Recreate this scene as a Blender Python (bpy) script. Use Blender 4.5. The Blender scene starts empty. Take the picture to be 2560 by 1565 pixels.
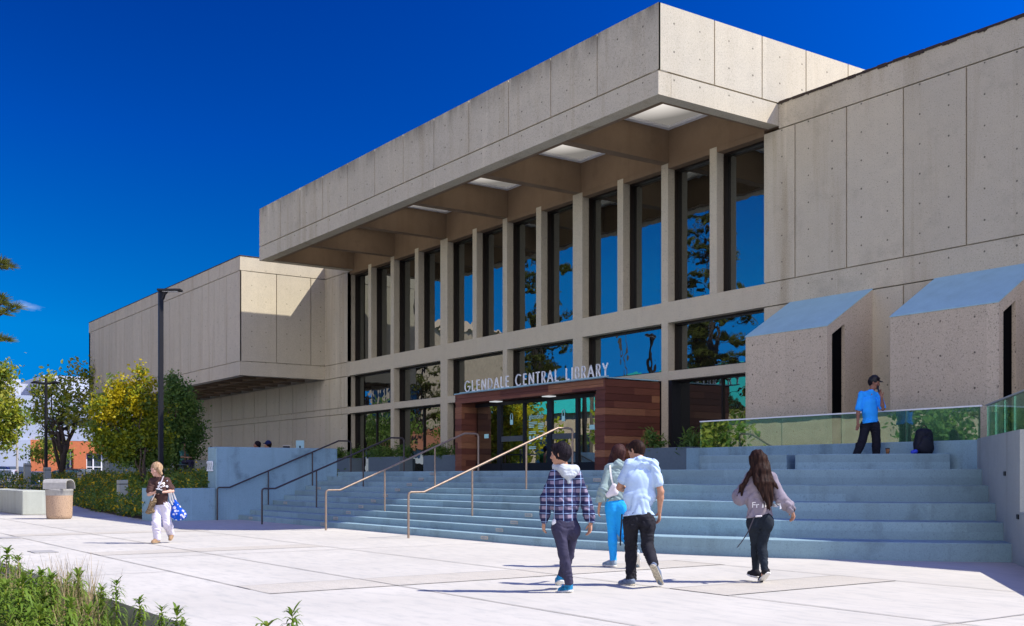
import bpy, math, random
import numpy as np
from mathutils import Vector, Matrix
sc = bpy.context.scene
COL = sc.collection
rad = math.radians

# ------------------------------------------------------------------ camera
CAM_H = 1.36
YAW = rad(180 - 34.786)                    # view direction, measured from +X
cd = bpy.data.cameras.new('camera')
cam = bpy.data.objects.new('camera', cd)
COL.objects.link(cam)
cam.location = (0, 0, CAM_H)
cam.rotation_euler = (rad(90), 0, YAW - rad(90))
cd.sensor_fit = 'HORIZONTAL'
cd.sensor_width = 36.0
cd.lens = 2758.3 / 2560 * 36.0
cd.shift_y = (1189.2 - 782.5) / 2560
cd.clip_start = 0.1
cd.clip_end = 3000
sc.camera = cam
VW = Vector((math.cos(YAW), math.sin(YAW), 0))
RT = Vector((math.sin(YAW), -math.cos(YAW), 0))
UP = Vector((0, 0, 1))
def pt(px, py, D):                          # photo pixel + metres along the view -> world point
    return Vector((0, 0, CAM_H)) + (VW + RT * ((px - 1280) / 2758.3) + UP * ((1189.2 - py) / 2758.3)) * D

# ------------------------------------------------------------------ sky, sun, exposure
SUN = Vector((.667, .745, 1.073)).normalized()
SUN_EL = math.asin(SUN.z)
SUN_AZ = math.atan2(SUN.x, SUN.y)           # from +Y, clockwise
w = bpy.data.worlds.new('World'); sc.world = w; w.use_nodes = True
nt = w.node_tree; nt.nodes.clear()
out = nt.nodes.new('ShaderNodeOutputWorld')
bg = nt.nodes.new('ShaderNodeBackground'); bg.inputs['Strength'].default_value = 0.10
sky = nt.nodes.new('ShaderNodeTexSky'); sky.sky_type = 'NISHITA'
sky.sun_disc = False; sky.sun_elevation = SUN_EL; sky.sun_rotation = SUN_AZ
sky.altitude = 300; sky.air_density = 1.0; sky.dust_density = 0.1; sky.ozone_density = 3.0
# a deep clear-day blue: the Nishita brightness mapped to the hues of a polarised southern sky
bw = nt.nodes.new('ShaderNodeRGBToBW'); nt.links.new(sky.outputs['Color'], bw.inputs['Color'])
lum = nt.nodes.new('ShaderNodeMapRange'); lum.inputs['From Min'].default_value = 1.4; lum.inputs['From Max'].default_value = 4.6
nt.links.new(bw.outputs['Val'], lum.inputs['Value'])
skr = nt.nodes.new('ShaderNodeValToRGB'); nt.links.new(lum.outputs['Result'], skr.inputs['Fac'])
for k_, (p_, c_) in enumerate([(0.0, (.02, .16, 1.65)), (.35, (.02, .52, 3.1)), (1.0, (.10, 1.5, 4.6))]):
    if k_ > 1: skr.color_ramp.elements.new(p_)
    e_ = skr.color_ramp.elements[k_ if k_ < 2 else 2]; 
skr.color_ramp.elements[0].position = 0; skr.color_ramp.elements[0].color = (.0, .026, .29, 1)
skr.color_ramp.elements[1].position = .35; skr.color_ramp.elements[1].color = (.0, .088, .54, 1)
skr.color_ramp.elements[2].position = 1; skr.color_ramp.elements[2].color = (.0, .225, .70, 1)
skb = nt.nodes.new('ShaderNodeVectorMath'); skb.operation = 'SCALE'; skb.inputs['Scale'].default_value = 5.0
nt.links.new(skr.outputs['Color'], skb.inputs[0])
# one small wisp of cloud, fixed to a direction of the sky
tc = nt.nodes.new('ShaderNodeTexCoord')
nz = nt.nodes.new('ShaderNodeTexNoise'); nz.inputs['Scale'].default_value = 34; nz.inputs['Detail'].default_value = 5; nz.inputs['Roughness'].default_value = .6
mp = nt.nodes.new('ShaderNodeMapping'); mp.inputs['Scale'].default_value = (1, 1, 3.2)
nt.links.new(tc.outputs['Generated'], mp.inputs['Vector']); nt.links.new(mp.outputs['Vector'], nz.inputs['Vector'])
cdir = (pt(58, 765, 1) - Vector((0, 0, CAM_H))).normalized()
cside = Vector((cdir.x, cdir.y, 0)).normalized().cross(UP).normalized()
def vdot(v, s):
    d = nt.nodes.new('ShaderNodeVectorMath'); d.operation = 'DOT_PRODUCT'
    nt.links.new(tc.outputs['Generated'], d.inputs[0]); d.inputs[1].default_value = v
    m = nt.nodes.new('ShaderNodeMath'); m.operation = 'MULTIPLY'; nt.links.new(d.outputs['Value'], m.inputs[0]); m.inputs[1].default_value = s
    m2 = nt.nodes.new('ShaderNodeMath'); m2.operation = 'POWER'; a = nt.nodes.new('ShaderNodeMath'); a.operation = 'ABSOLUTE'
    nt.links.new(m.outputs[0], a.inputs[0]); nt.links.new(a.outputs[0], m2.inputs[0]); m2.inputs[1].default_value = 2.0
    return m2.outputs[0]
upv = cside.cross(cdir).normalized()
def wm(op, a, b):
    m = nt.nodes.new('ShaderNodeMath'); m.operation = op
    for i, v in enumerate((a, b)):
        if isinstance(v, (int, float)): m.inputs[i].default_value = v
        else: nt.links.new(v, m.inputs[i])
    return m.outputs[0]
ell = wm('ADD', vdot(cside, 44), vdot(upv, 190))
msk = wm('SUBTRACT', nz.outputs['Fac'], wm('MULTIPLY', ell, .30))
cr = nt.nodes.new('ShaderNodeMapRange'); cr.inputs['From Min'].default_value = .36; cr.inputs['From Max'].default_value = .66
nt.links.new(msk, cr.inputs['Value'])
fwd = nt.nodes.new('ShaderNodeVectorMath'); fwd.operation = 'DOT_PRODUCT'
nt.links.new(tc.outputs['Generated'], fwd.inputs[0]); fwd.inputs[1].default_value = cdir
cfac = wm('MULTIPLY', cr.outputs['Result'], wm('GREATER_THAN', fwd.outputs['Value'], .5))
cm = nt.nodes.new('ShaderNodeMix'); cm.data_type = 'RGBA'; cm.inputs['B'].default_value = (2.6, 3.4, 5.4, 1)
nt.links.new(wm('MULTIPLY', cfac, .8), cm.inputs['Factor'])
gam = nt.nodes.new('ShaderNodeVectorMath'); gam.operation = 'DOT_PRODUCT'; nt.links.new(tc.outputs['Generated'], gam.inputs[0]); gam.inputs[1].default_value = SUN
c2 = wm('MULTIPLY', gam.outputs['Value'], gam.outputs['Value'])          # darkest band of sky lies square to the sun
pol = wm('ADD', 1.0, wm('MULTIPLY', c2, 3.2))
skp = nt.nodes.new('ShaderNodeVectorMath'); skp.operation = 'SCALE'; nt.links.new(skb.outputs[0], skp.inputs[0]); nt.links.new(pol, skp.inputs['Scale'])
wht = nt.nodes.new('ShaderNodeMapRange'); wht.interpolation_type = 'SMOOTHSTEP'; wht.inputs['From Min'].default_value = .26; wht.inputs['From Max'].default_value = .85; nt.links.new(c2, wht.inputs['Value'])
skw = nt.nodes.new('ShaderNodeVectorMath'); skw.operation = 'SCALE'; skw.inputs[0].default_value = (.8, .8, .8); nt.links.new(wht.outputs['Result'], skw.inputs['Scale'])
sks = nt.nodes.new('ShaderNodeVectorMath'); sks.operation = 'ADD'; nt.links.new(skp.outputs[0], sks.inputs[0]); nt.links.new(skw.outputs[0], sks.inputs[1])
# added bright cloud bank, out of view behind the camera, fills the shaded front
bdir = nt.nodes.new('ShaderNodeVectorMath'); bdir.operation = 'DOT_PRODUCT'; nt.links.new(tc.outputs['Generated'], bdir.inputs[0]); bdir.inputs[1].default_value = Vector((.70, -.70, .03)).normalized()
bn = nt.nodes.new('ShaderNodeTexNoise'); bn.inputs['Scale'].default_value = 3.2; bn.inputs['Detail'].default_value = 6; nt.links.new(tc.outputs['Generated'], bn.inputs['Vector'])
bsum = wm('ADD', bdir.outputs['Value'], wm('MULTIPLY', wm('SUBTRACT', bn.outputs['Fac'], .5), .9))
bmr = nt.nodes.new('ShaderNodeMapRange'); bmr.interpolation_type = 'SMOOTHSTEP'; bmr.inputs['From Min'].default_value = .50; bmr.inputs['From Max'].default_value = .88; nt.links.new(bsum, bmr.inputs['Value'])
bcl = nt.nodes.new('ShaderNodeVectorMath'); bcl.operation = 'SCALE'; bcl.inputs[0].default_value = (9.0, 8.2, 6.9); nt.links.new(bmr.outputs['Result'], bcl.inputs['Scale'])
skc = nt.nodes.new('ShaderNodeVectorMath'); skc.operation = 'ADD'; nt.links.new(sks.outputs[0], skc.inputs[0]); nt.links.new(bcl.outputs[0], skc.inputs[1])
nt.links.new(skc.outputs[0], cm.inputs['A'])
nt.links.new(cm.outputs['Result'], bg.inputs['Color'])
nt.links.new(bg.outputs['Background'], out.inputs['Surface'])

sl = bpy.data.lights.new('sun', 'SUN'); sl.energy = 4.3; sl.angle = rad(0.5); sl.color = (1.0, 0.945, 0.85)
so = bpy.data.objects.new('sun', sl); COL.objects.link(so)
so.rotation_euler = SUN.to_track_quat('Z', 'Y').to_euler()
sc.view_settings.view_transform = 'Standard'; sc.view_settings.look = 'None'
sc.view_settings.exposure = 0.75; sc.view_settings.gamma = 1.0
sc.cycles.max_bounces = 6; sc.cycles.diffuse_bounces = 3; sc.cycles.glossy_bounces = 3
sc.cycles.transparent_max_bounces = 12; sc.cycles.caustics_reflective = False; sc.cycles.caustics_refractive = False

# ------------------------------------------------------------------ helpers: objects
def tag(o, label=None, cat=None, group=None, kind=None):
    if label: o['label'] = label
    if cat: o['category'] = cat
    if group: o['group'] = group
    if kind: o['kind'] = kind
    return o
def empty(name, loc=(0, 0, 0), label=None, cat=None, group=None, rz=0):
    o = bpy.data.objects.new(name, None); COL.objects.link(o)
    o.location = loc; o.rotation_euler = (0, 0, rz)
    return tag(o, label, cat, group)
def link_mesh(name, me, mat=None, parent=None, smooth=False):
    o = bpy.data.objects.new(name, me); COL.objects.link(o)
    if mat is not None:
        for m in (mat if isinstance(mat, (list, tuple)) else [mat]): me.materials.append(m)
    if smooth: me.polygons.foreach_set('use_smooth', [True] * len(me.polygons))
    if parent is not None: o.parent = parent
    return o
def np_mesh(name, V, F, mi=None):
    me = bpy.data.meshes.new(name)
    V = np.asarray(V, np.float32); F = np.asarray(F, np.int32)
    k = F.shape[1]
    me.vertices.add(len(V)); me.vertices.foreach_set('co', V.ravel())
    me.loops.add(F.size); me.loops.foreach_set('vertex_index', F.ravel())
    me.polygons.add(len(F)); me.polygons.foreach_set('loop_start', np.arange(0, F.size, k, dtype=np.int32))
    if mi is not None: me.polygons.foreach_set('material_index', np.asarray(mi, np.int32))
    me.update(calc_edges=True); me.validate()
    return me
def copy_tree(o, parent=None):
    c = o.copy(); COL.objects.link(c)
    if parent is not None: c.parent = parent
    for ch in list(o.children): copy_tree(ch, c)
    return c
class MB:
    def __init__(s): s.v = []; s.f = []; s.m = []; s.mi = 0
    def add(s, vs, fs):
        n = len(s.v); s.v += [tuple(v) for v in vs]; s.f += [tuple(n + i for i in f) for f in fs]; s.m += [s.mi] * len(fs)
    def box(s, x0, x1, y0, y1, z0, z1):
        x0, x1 = min(x0, x1), max(x0, x1); y0, y1 = min(y0, y1), max(y0, y1); z0, z1 = min(z0, z1), max(z0, z1)
        s.add([(x0,y0,z0),(x1,y0,z0),(x1,y1,z0),(x0,y1,z0),(x0,y0,z1),(x1,y0,z1),(x1,y1,z1),(x0,y1,z1)],
              [(3,2,1,0),(4,5,6,7),(0,1,5,4),(1,2,6,5),(2,3,7,6),(3,0,4,7)])
    def prism(s, poly, d):                     # polygon (3D points, CCW seen from -d side) pushed along vector d
        n = len(poly); P = [Vector(p) for p in poly]; Q = [p + Vector(d) for p in P]
        s.add(P + Q, [tuple(range(n))[::-1], tuple(range(n, 2 * n))] + [(i, (i + 1) % n, n + (i + 1) % n, n + i) for i in range(n)])
    def tube(s, path, r, n=10, cap=True):
        path = [Vector(p) for p in path]; rs = r if isinstance(r, (list, tuple)) else [r] * len(path)
        rings = []; prev = None
        for i, p in enumerate(path):
            t = (path[min(i + 1, len(path) - 1)] - path[max(i - 1, 0)]).normalized()
            a = prev if prev is not None else (Vector((0, 0, 1)) if abs(t.z) < .9 else Vector((1, 0, 0)))
            u = (a - t * a.dot(t)).normalized(); vv = t.cross(u); prev = u
            k = 1.0
            if 0 < i < len(path) - 1:
                c = (path[i] - path[i - 1]).normalized().dot(t); k = 1 / max(c, .5)
            rings.append([p + (u * math.cos(2 * math.pi * j / n) + vv * math.sin(2 * math.pi * j / n)) * rs[i] for j in range(n)])
        vs = [q for r_ in rings for q in r_]; fs = []
        for i in range(len(path) - 1):
            for j in range(n): fs.append((i * n + j, i * n + (j + 1) % n, (i + 1) * n + (j + 1) % n, (i + 1) * n + j))
        if cap: fs += [tuple(range(n))[::-1], tuple(range((len(path) - 1) * n, len(path) * n))]
        s.add(vs, fs)
    def lathe(s, prof, c=(0, 0, 0), n=28):
        vs = []; fs = []
        for r, z in prof:
            for j in range(n): a = 2 * math.pi * j / n; vs.append((c[0] + r * math.cos(a), c[1] + r * math.sin(a), c[2] + z))
        for i in range(len(prof) - 1):
            for j in range(n): fs.append((i * n + j, i * n + (j + 1) % n, (i + 1) * n + (j + 1) % n, (i + 1) * n + j))
        s.add(vs, fs)
    def build(s, name, mat, parent=None, smooth=False, loc=None):
        me = bpy.data.meshes.new(name); me.from_pydata(s.v, [], s.f); me.update()
        if isinstance(mat, (list, tuple)): me.polygons.foreach_set('material_index', s.m)
        o = link_mesh(name, me, mat, parent, smooth)
        if loc is not None: o.location = loc
        return o
def bevel(o, wdt=.02, seg=2):
    b = o.modifiers.new('bevel', 'BEVEL'); b.width = wdt; b.segments = seg; b.limit_method = 'ANGLE'; return o
def auto_smooth(o, ang=40):
    me = o.data; me.polygons.foreach_set('use_smooth', [True] * len(me.polygons))
    try: me.set_sharp_from_angle(angle=rad(ang))
    except Exception: pass
    return o

# ------------------------------------------------------------------ helpers: materials
class NT:
    def __init__(s, name):
        s.m = bpy.data.materials.new(name); s.m.use_nodes = True; s.t = s.m.node_tree; s.t.nodes.clear()
        s.o = s.t.nodes.new('ShaderNodeOutputMaterial'); s._c = {}
    def n(s, typ, **kw):
        nd = s.t.nodes.new('ShaderNode' + typ)
        for k, v in kw.items():
            if hasattr(nd, k) and k not in nd.inputs: setattr(nd, k, v)
            else: s.put(nd.inputs[k], v)
        return nd
    def put(s, sock, v):
        if isinstance(v, bpy.types.NodeSocket): s.t.links.new(v, sock)
        elif isinstance(v, bpy.types.Node): s.t.links.new(v.outputs[0], sock)
        else:
            if sock.type == 'RGBA' and len(v) == 3: v = (*v, 1)
            sock.default_value = v
    def coord(s, which='Object'):
        if which not in s._c: s._c[which] = s.n('TexCoord').outputs[which]
        return s._c[which]
    def noise(s, scale=5, detail=3, rough=.55, stretch=(1, 1, 1), vec=None, dist=0):
        mp = s.n('Mapping', Vector=vec or s.coord()); mp.inputs['Scale'].default_value = stretch
        nz = s.n('TexNoise', Vector=mp.outputs[0], Scale=scale, Detail=detail, Roughness=rough, Distortion=dist); return nz.outputs['Fac']
    def math(s, op, a, b=0.0, clamp=False):
        m = s.n('Math', operation=op); m.use_clamp = clamp; s.put(m.inputs[0], a); s.put(m.inputs[1], b); return m.outputs[0]
    def rng(s, v, a, b, c=0., d=1.):
        r = s.n('MapRange'); s.put(r.inputs[0], v)
        for i, q in enumerate((a, b, c, d)): r.inputs[i + 1].default_value = q
        return r.outputs[0]
    def mix(s, f, a, b, blend='MIX'):
        m = s.n('Mix', data_type='RGBA', blend_type=blend); s.put(m.inputs['Factor'], f); s.put(m.inputs['A'], a); s.put(m.inputs['B'], b); return m.outputs['Result']
    def ramp(s, v, stops):
        r = s.n('ValToRGB'); s.put(r.inputs[0], v); e = r.color_ramp.elements
        while len(e) < len(stops): e.new(.5)
        for i, (p, c) in enumerate(stops): e[i].position = p; e[i].color = (*c, 1)
        return r.outputs[0]
    def xyz(s, which='Object'):
        k = 'x' + which
        if k not in s._c: s._c[k] = s.n('SeparateXYZ', Vector=s.coord(which)).outputs
        return s._c[k]
    def bump(s, h, strength=.3, dist=.02):
        return s.n('Bump', Height=h, Strength=strength, Distance=dist).outputs[0]
    def bsdf(s, color, rough=.7, metal=0., normal=None, spec=.3, **kw):
        b = s.n('BsdfPrincipled'); s.put(b.inputs['Base Color'], color); s.put(b.inputs['Roughness'], rough); s.put(b.inputs['Metallic'], metal)
        b.inputs['Specular IOR Level'].default_value = spec
        if normal is not None: s.put(b.inputs['Normal'], normal)
        for k, v in kw.items(): s.put(b.inputs[k.replace('_', ' ')], v)
        return b.outputs[0]
    def done(s, shader):
        s.t.links.new(shader, s.o.inputs['Surface']); return s.m

def mat_flat(name, c, rough=.6, metal=0., spec=.3, var=.12, scale=12):
    t = NT(name); n = t.noise(scale, 4)
    col = t.mix(t.rng(n, .3, .7), tuple(x * (1 - var) for x in c), tuple(min(1, x * (1 + var)) for x in c))
    return t.done(t.bsdf(col, rough, metal, spec=spec))

def mat_concrete(name, base, warm, holes=None, seg=None, streak=.5, speck=.55, top=None, bumpy=.25, stain=0.):
    """board-cast concrete: cloudy tone, vertical water streaks, exposed grit, cone holes of the formwork ties"""
    t = NT(name)
    cl = t.noise(.55, 5, .6); cl2 = t.noise(3.0, 4, .6)
    col = t.mix(t.rng(cl, .3, .7), base, warm)
    col = t.mix(t.math('MULTIPLY', t.rng(cl2, .35, .75), .35), col, tuple(c * .72 for c in base))
    st = t.noise(2.2, 4, .6, (1, 1, .07))
    col = t.mix(t.math('MULTIPLY', t.rng(st, .52, .78), streak), col, tuple(c * f for c, f in zip(warm, (.62, .56, .48))))
    st2 = t.noise(3.1, 3, .6, (1, 1, .05), dist=.2)
    col = t.mix(t.math('MULTIPLY', t.rng(st2, .64, .8), streak * .8), col, tuple(min(1, c * 1.5) for c in base))
    sp = t.noise(48, 2, .7); col = t.mix(t.math('MULTIPLY', t.rng(sp, .38, .66), speck), col, tuple(min(1, c * 1.35) for c in base))
    sp2 = t.noise(31, 2, .7); col = t.mix(t.math('MULTIPLY', t.rng(sp2, .58, .72), speck * 1.6), col, tuple(c * .45 for c in base))
    x, y, z = t.xyz()[0], t.xyz()[1], t.xyz()[2]
    if stain:
        s2 = t.noise(1.3, 5, .65); col = t.mix(t.math('MULTIPLY', t.rng(s2, .56, .74), stain), col, tuple(c * .45 for c in base))
    if top is not None:                        # old black water stain that runs down from the roof edge
        g = t.rng(z, top - .75, top, 0, 1); nn = t.noise(1.6, 5, .65, (1, 1, .25))
        col = t.mix(t.math('MULTIPLY', t.math('POWER', g, 1.6), t.rng(nn, .36, .62, 0, .8)), col, tuple(c * .25 for c in base))
    if seg:                                    # casting segments of slightly different tone
        row = t.math('FLOOR', t.math('DIVIDE', t.math('ADD', z, .01), seg[1])); cell = t.math('FLOOR', t.math('DIVIDE', t.math('ADD', t.math('SUBTRACT', x, t.math('MULTIPLY', y, .6)), t.math('MULTIPLY', row, .77)), seg[0]))
        wn = t.n('TexWhiteNoise', noise_dimensions='2D'); t.put(wn.inputs['Vector'], t.n('CombineXYZ', X=row, Y=cell).outputs[0])
        col = t.mix(t.math('MULTIPLY', wn.outputs['Value'], seg[2]), col, tuple(c * .55 for c in base))
    h = t.math('ADD', t.math('MULTIPLY', sp, .5), t.math('MULTIPLY', sp2, .5))
    if holes:
        ax, x0, per, fr, z0, pz, r = holes
        u = {'x': x, 'y': y}[ax]
        wn = t.n('TexWhiteNoise', noise_dimensions='1D'); t.put(wn.inputs['W'], t.math('FLOOR', t.math('DIVIDE', t.math('SUBTRACT', u, x0), per)))
        col = t.mix(t.math('MULTIPLY', wn.outputs['Value'], .22), col, tuple(c * .62 for c in base))
        def dist(off):
            a = t.math('FRACT', t.math('DIVIDE', t.math('SUBTRACT', u, x0 + off * per - per / 2), per))
            a = t.math('MULTIPLY', t.math('SUBTRACT', a, .5), per)
            b = t.math('FRACT', t.math('DIVIDE', t.math('SUBTRACT', z, z0), pz)); b = t.math('MULTIPLY', t.math('SUBTRACT', b, .5), pz)
            return t.math('SQRT', t.math('ADD', t.math('MULTIPLY', a, a), t.math('MULTIPLY', b, b)))
        d = t.math('MINIMUM', dist(fr), dist(1 - fr))
        wob = t.math('MULTIPLY', t.noise(1.1, 1), r * .9)
        hole = t.rng(t.math('ADD', d, wob), r * 1.25, r * 1.6, 1, 0)
        gn = t.n('SeparateXYZ', Vector=t.n('NewGeometry').outputs['True Normal']).outputs[{'x': 1, 'y': 0}[ax]]
        hole = t.math('MULTIPLY', hole, t.math('GREATER_THAN', t.math('ABSOLUTE', gn), .7))
        col = t.mix(t.math('MULTIPLY', hole, .85), col, tuple(c * .16 for c in base))
    return t.done(t.bsdf(col, .9, normal=t.bump(h, bumpy, .02), spec=.2))

OLD = (.51, .455, .345); OLDW = (.55, .48, .345)
M = {}
M['con_face'] = mat_concrete('board_cast_concrete', OLD, OLDW, holes=('x', -19.01, 1.605, .27, 6.55, .68, .022), streak=1.0, stain=.3)
M['con_plain'] = mat_concrete('plain_cast_concrete', OLD, OLDW, streak=.25)
M['con_side'] = mat_concrete('side_cast_concrete', OLD, OLDW, holes=('y', 19.63, 1.66, .30, 6.75, .68, .022), streak=.3)
M['con_box'] = mat_concrete('wing_cast_concrete', (.51, .45, .355), (.54, .465, .36), holes=('x', -46.84, 1.64, .3, 6.75, .68, .02), streak=.9)
M['con_can'] = mat_concrete('canopy_concrete', OLD, OLDW, holes=('x', -19.55, 2.06, .27, 11.2, .68, .024), streak=.9, stain=.25, top=12.62)
M['con_canside'] = mat_concrete('canopy_side_concrete', OLD, OLDW, holes=('y', 17.82, 1.86, .27, 11.2, .68, .024), streak=.3)
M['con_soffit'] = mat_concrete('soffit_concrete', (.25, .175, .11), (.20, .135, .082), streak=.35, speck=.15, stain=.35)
M['con_hood'] = mat_concrete('exposed_grit_concrete', (.52, .435, .325), (.56, .465, .34), holes=('x', -17.9, 1.3, .2, 2.05, .72, .022), streak=.3, speck=.75, bumpy=.5)
M['con_slope'] = mat_concrete('smooth_slope_concrete', (.36, .58, .64), (.32, .52, .59), streak=.2, speck=.1)
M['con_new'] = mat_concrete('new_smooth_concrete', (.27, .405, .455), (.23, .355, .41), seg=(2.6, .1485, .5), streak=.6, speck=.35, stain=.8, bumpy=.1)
M['con_blue'] = mat_concrete('smooth_side_wall_concrete', (.26, .40, .46), (.22, .35, .41), streak=.8, speck=.35, stain=.85, bumpy=.1)
M['con_wall'] = mat_concrete('new_wall_concrete', (.42, .44, .39), (.37, .39, .345), streak=.55, speck=.2, stain=.25, bumpy=.12)
M['roof_edge'] = mat_flat('roof_flashing', (.045, .028, .02), .6)
M['bronze'] = mat_flat('dark_bronze_frame', (.022, .015, .011), .45, .3)
M['black'] = mat_flat('black_paint', (.015, .015, .018), .45, .2)
M['steel'] = mat_flat('brushed_rail_steel', (.30, .225, .17), .5, .45)
M['darkrail'] = mat_flat('shaded_rail_steel', (.07, .06, .06), .4, .4)  # darker twin of the rail steel; shade over those rails put into colour
M['white'] = mat_flat('white_paint', (.8, .8, .8), .5, var=.03)
M['letter'] = mat_flat('brushed_letter_metal', (.85, .87, .87), .5, .0, var=.05)

def mat_glass_reflect(name, refl=.5, dark=(.010, .008, .006), wave=.012):
    t = NT(name)
    n = t.noise(1.3, 2, .5)
    bmp = t.bump(n, wave, 1.0)
    g = t.n('BsdfGlossy', Color=(.86, .95, .97), Roughness=0.0, Normal=bmp)
    d = t.n('BsdfDiffuse', Color=dark)
    ms = t.n('MixShader'); t.put(ms.inputs[0], refl); t.put(ms.inputs[1], d.outputs[0]); t.put(ms.inputs[2], g.outputs[0])
    return t.done(ms.outputs[0])
M['glass'] = mat_glass_reflect('tinted_window_glass', .27, wave=.006)
def mat_glass_clear(name, tintc, refl=.35, wave=.001):
    t = NT(name)
    n = t.noise(1.0, 2, .5)
    g = t.n('BsdfGlossy', Color=(.9, 1, .98), Roughness=0.0, Normal=t.bump(n, wave, 1.0))
    d = t.n('BsdfTransparent', Color=tintc)
    ms = t.n('MixShader'); t.put(ms.inputs[0], refl); t.put(ms.inputs[1], d.outputs[0]); t.put(ms.inputs[2], g.outputs[0])
    return t.done(ms.outputs[0])
M['doorglass'] = mat_glass_clear('door_glass', (.45, .44, .40), .42)
M['railglass'] = mat_glass_clear('green_balustrade_glass', (.46, .72, .62), .24, .0015)

def mat_wood():
    t = NT('stained_board_cladding')
    x, y, z = t.xyz()
    row = t.math('FLOOR', t.math('DIVIDE', t.math('SUBTRACT', z, 1.485), .2))
    seg = t.math('FLOOR', t.math('DIVIDE', t.math('ADD', t.math('ADD', x, y), t.math('MULTIPLY', t.math('FRACT', t.math('MULTIPLY', row, .377)), 3.1)), 2.6))
    wn = t.n('TexWhiteNoise', noise_dimensions='2D'); cb = t.n('CombineXYZ', X=row, Y=seg); t.put(wn.inputs['Vector'], cb.outputs[0])
    col = t.ramp(wn.outputs['Value'], [(0, (.125, .040, .026)), (.45, (.175, .058, .036)), (.8, (.25, .092, .050)), (1, (.40, .18, .085))])
    gr = t.noise(7, 4, .6, (.5, .5, 14)); col = t.mix(t.math('MULTIPLY', t.rng(gr, .35, .7), .5), col, (.05, .02, .015))
    return t.done(t.bsdf(col, .55, normal=t.bump(gr, .1, .01), spec=.25))
M['wood'] = mat_wood()

# ------------------------------------------------------------------ ground, plaza, planting bed
def mat_plaza(name, base, agg=False):
    t = NT(name); cl = t.noise(.35, 6, .62); c2 = t.noise(2.2, 5, .65, (1, 3, 1)); c3 = t.noise(80, 2, .7)
    col = t.mix(t.rng(cl, .3, .7), tuple(c * .80 for c in base), base)
    col = t.mix(t.math('MULTIPLY', t.rng(c2, .48, .72), .55), col, tuple(c * f for c, f in zip(base, (.60, .64, .68))))
    sp = t.noise(9, 3, .7); col = t.mix(t.math('MULTIPLY', t.rng(sp, .66, .74), .55), col, tuple(c * .45 for c in base))
    if agg:
        g = t.noise(60, 2, .8); col = t.mix(t.math('MULTIPLY', t.rng(g, .40, .68), .8), col, tuple(c * f for c, f in zip(base, (.70, .66, .60))))
    else:
        col = t.mix(t.math('MULTIPLY', t.rng(c3, .5, .75), .12), col, tuple(c * .7 for c in base))
    return t.done(t.bsdf(col, .85, normal=t.bump(c3, .12, .01), spec=.2))
M['plaza'] = mat_plaza('broom_finished_plaza', (.56, .535, .475))
M['plaza_agg'] = mat_plaza('exposed_aggregate_band', (.55, .52, .455), True)
M['joint'] = mat_flat('paving_joint_grey', (.30, .285, .26), .9, var=.4, scale=1.5)  # plain grey of the thin paving joint strips
M['soil'] = mat_flat('planting_soil', (.10, .07, .045), .95, var=.5, scale=20)
M['asphalt'] = mat_flat('street_asphalt', (.055, .055, .058), .9, var=.25, scale=3)
M['lawn'] = mat_flat('lawn_green', (.06, .10, .02), .95, var=.35, scale=2)
mb = MB(); mb.add([(-900, -900, -.42), (900, -900, -.42), (900, 900, -.42), (-900, 900, -.42)], [(0, 1, 2, 3)])
tag(mb.build('ground', M['asphalt']), kind='structure')
mb = MB()
mb.box(-76, 40, 3.3, 60, -.40, 0.0); mb.box(-76, -26, -12, 3.3, -.40, 0); mb.box(-4.5, 40, -12, 3.3, -.40, 0); mb.box(-26, -4.5, -12, -3.5, -.40, 0)
tag(mb.build('plaza', M['plaza']), kind='structure')
mb = MB()
for x0, x1, y0, y1 in [(-13.05, -12.0, 4.95, 12.3), (-9.82, -8.87, 9.13, 12.2), (-6.0, -5.0, 3.3, 9.13), (-20.3, -19.4, 4.95, 9.1), (-27.5, -26.6, 4.95, 9.4)]:
    mb.add([(x0, y0, .004), (x1, y0, .004), (x1, y1, .004), (x0, y1, .004)], [(0, 1, 2, 3)])
tag(mb.build('paving', M['plaza_agg']), kind='structure')
mb = MB(); JW = .011
def joint(x0, y0, x1, y1):
    a = Vector((x0, y0, .008)); b = Vector((x1, y1, .008)); n = (b - a).normalized().cross(UP) * JW
    mb.add([a - n, b - n, b + n, a + n][::-1], [(0, 1, 2, 3)])
for y in (4.95,): joint(-60, y, -12.6, y - .0)
joint(-60, 6.62, 30, 6.62); joint(-31, 9.13, 30, 9.13); joint(-13.05, 12.2, 12, 12.2)
for x in (-42, -36.6, -30.5, -24.5, -18.5): joint(x, 4.95, x, 12.4 if x > -34 else 9.4)
for x in (-13.05, -12.0): joint(x, 4.95, x, 12.3)
for x in (-9.82, -8.87): joint(x, 9.13, x, 12.2)
for x in (-6.0, -5.0): joint(x, 3.3, x, 12.2)
for x in (-33.5, -15.6): joint(x, 3.3, x, 4.95)
tag(mb.build('paving_joints', M['joint']), kind='structure')
mb = MB(); mb.add([(-26, -3.5, -.34), (-4.5, -3.5, -.34), (-4.5, 3.3, -.34), (-26, 3.3, -.34)], [(0, 1, 2, 3)])
tag(mb.build('planting_bed', M['soil']), kind='structure')
mb = MB(); mb.box(-140, -76, -60, -1, -.40, -.1); mb.box(-76, -30, -60, -13, -.40, -.1)
tag(mb.build('lawn', M['lawn']), kind='structure')
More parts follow.
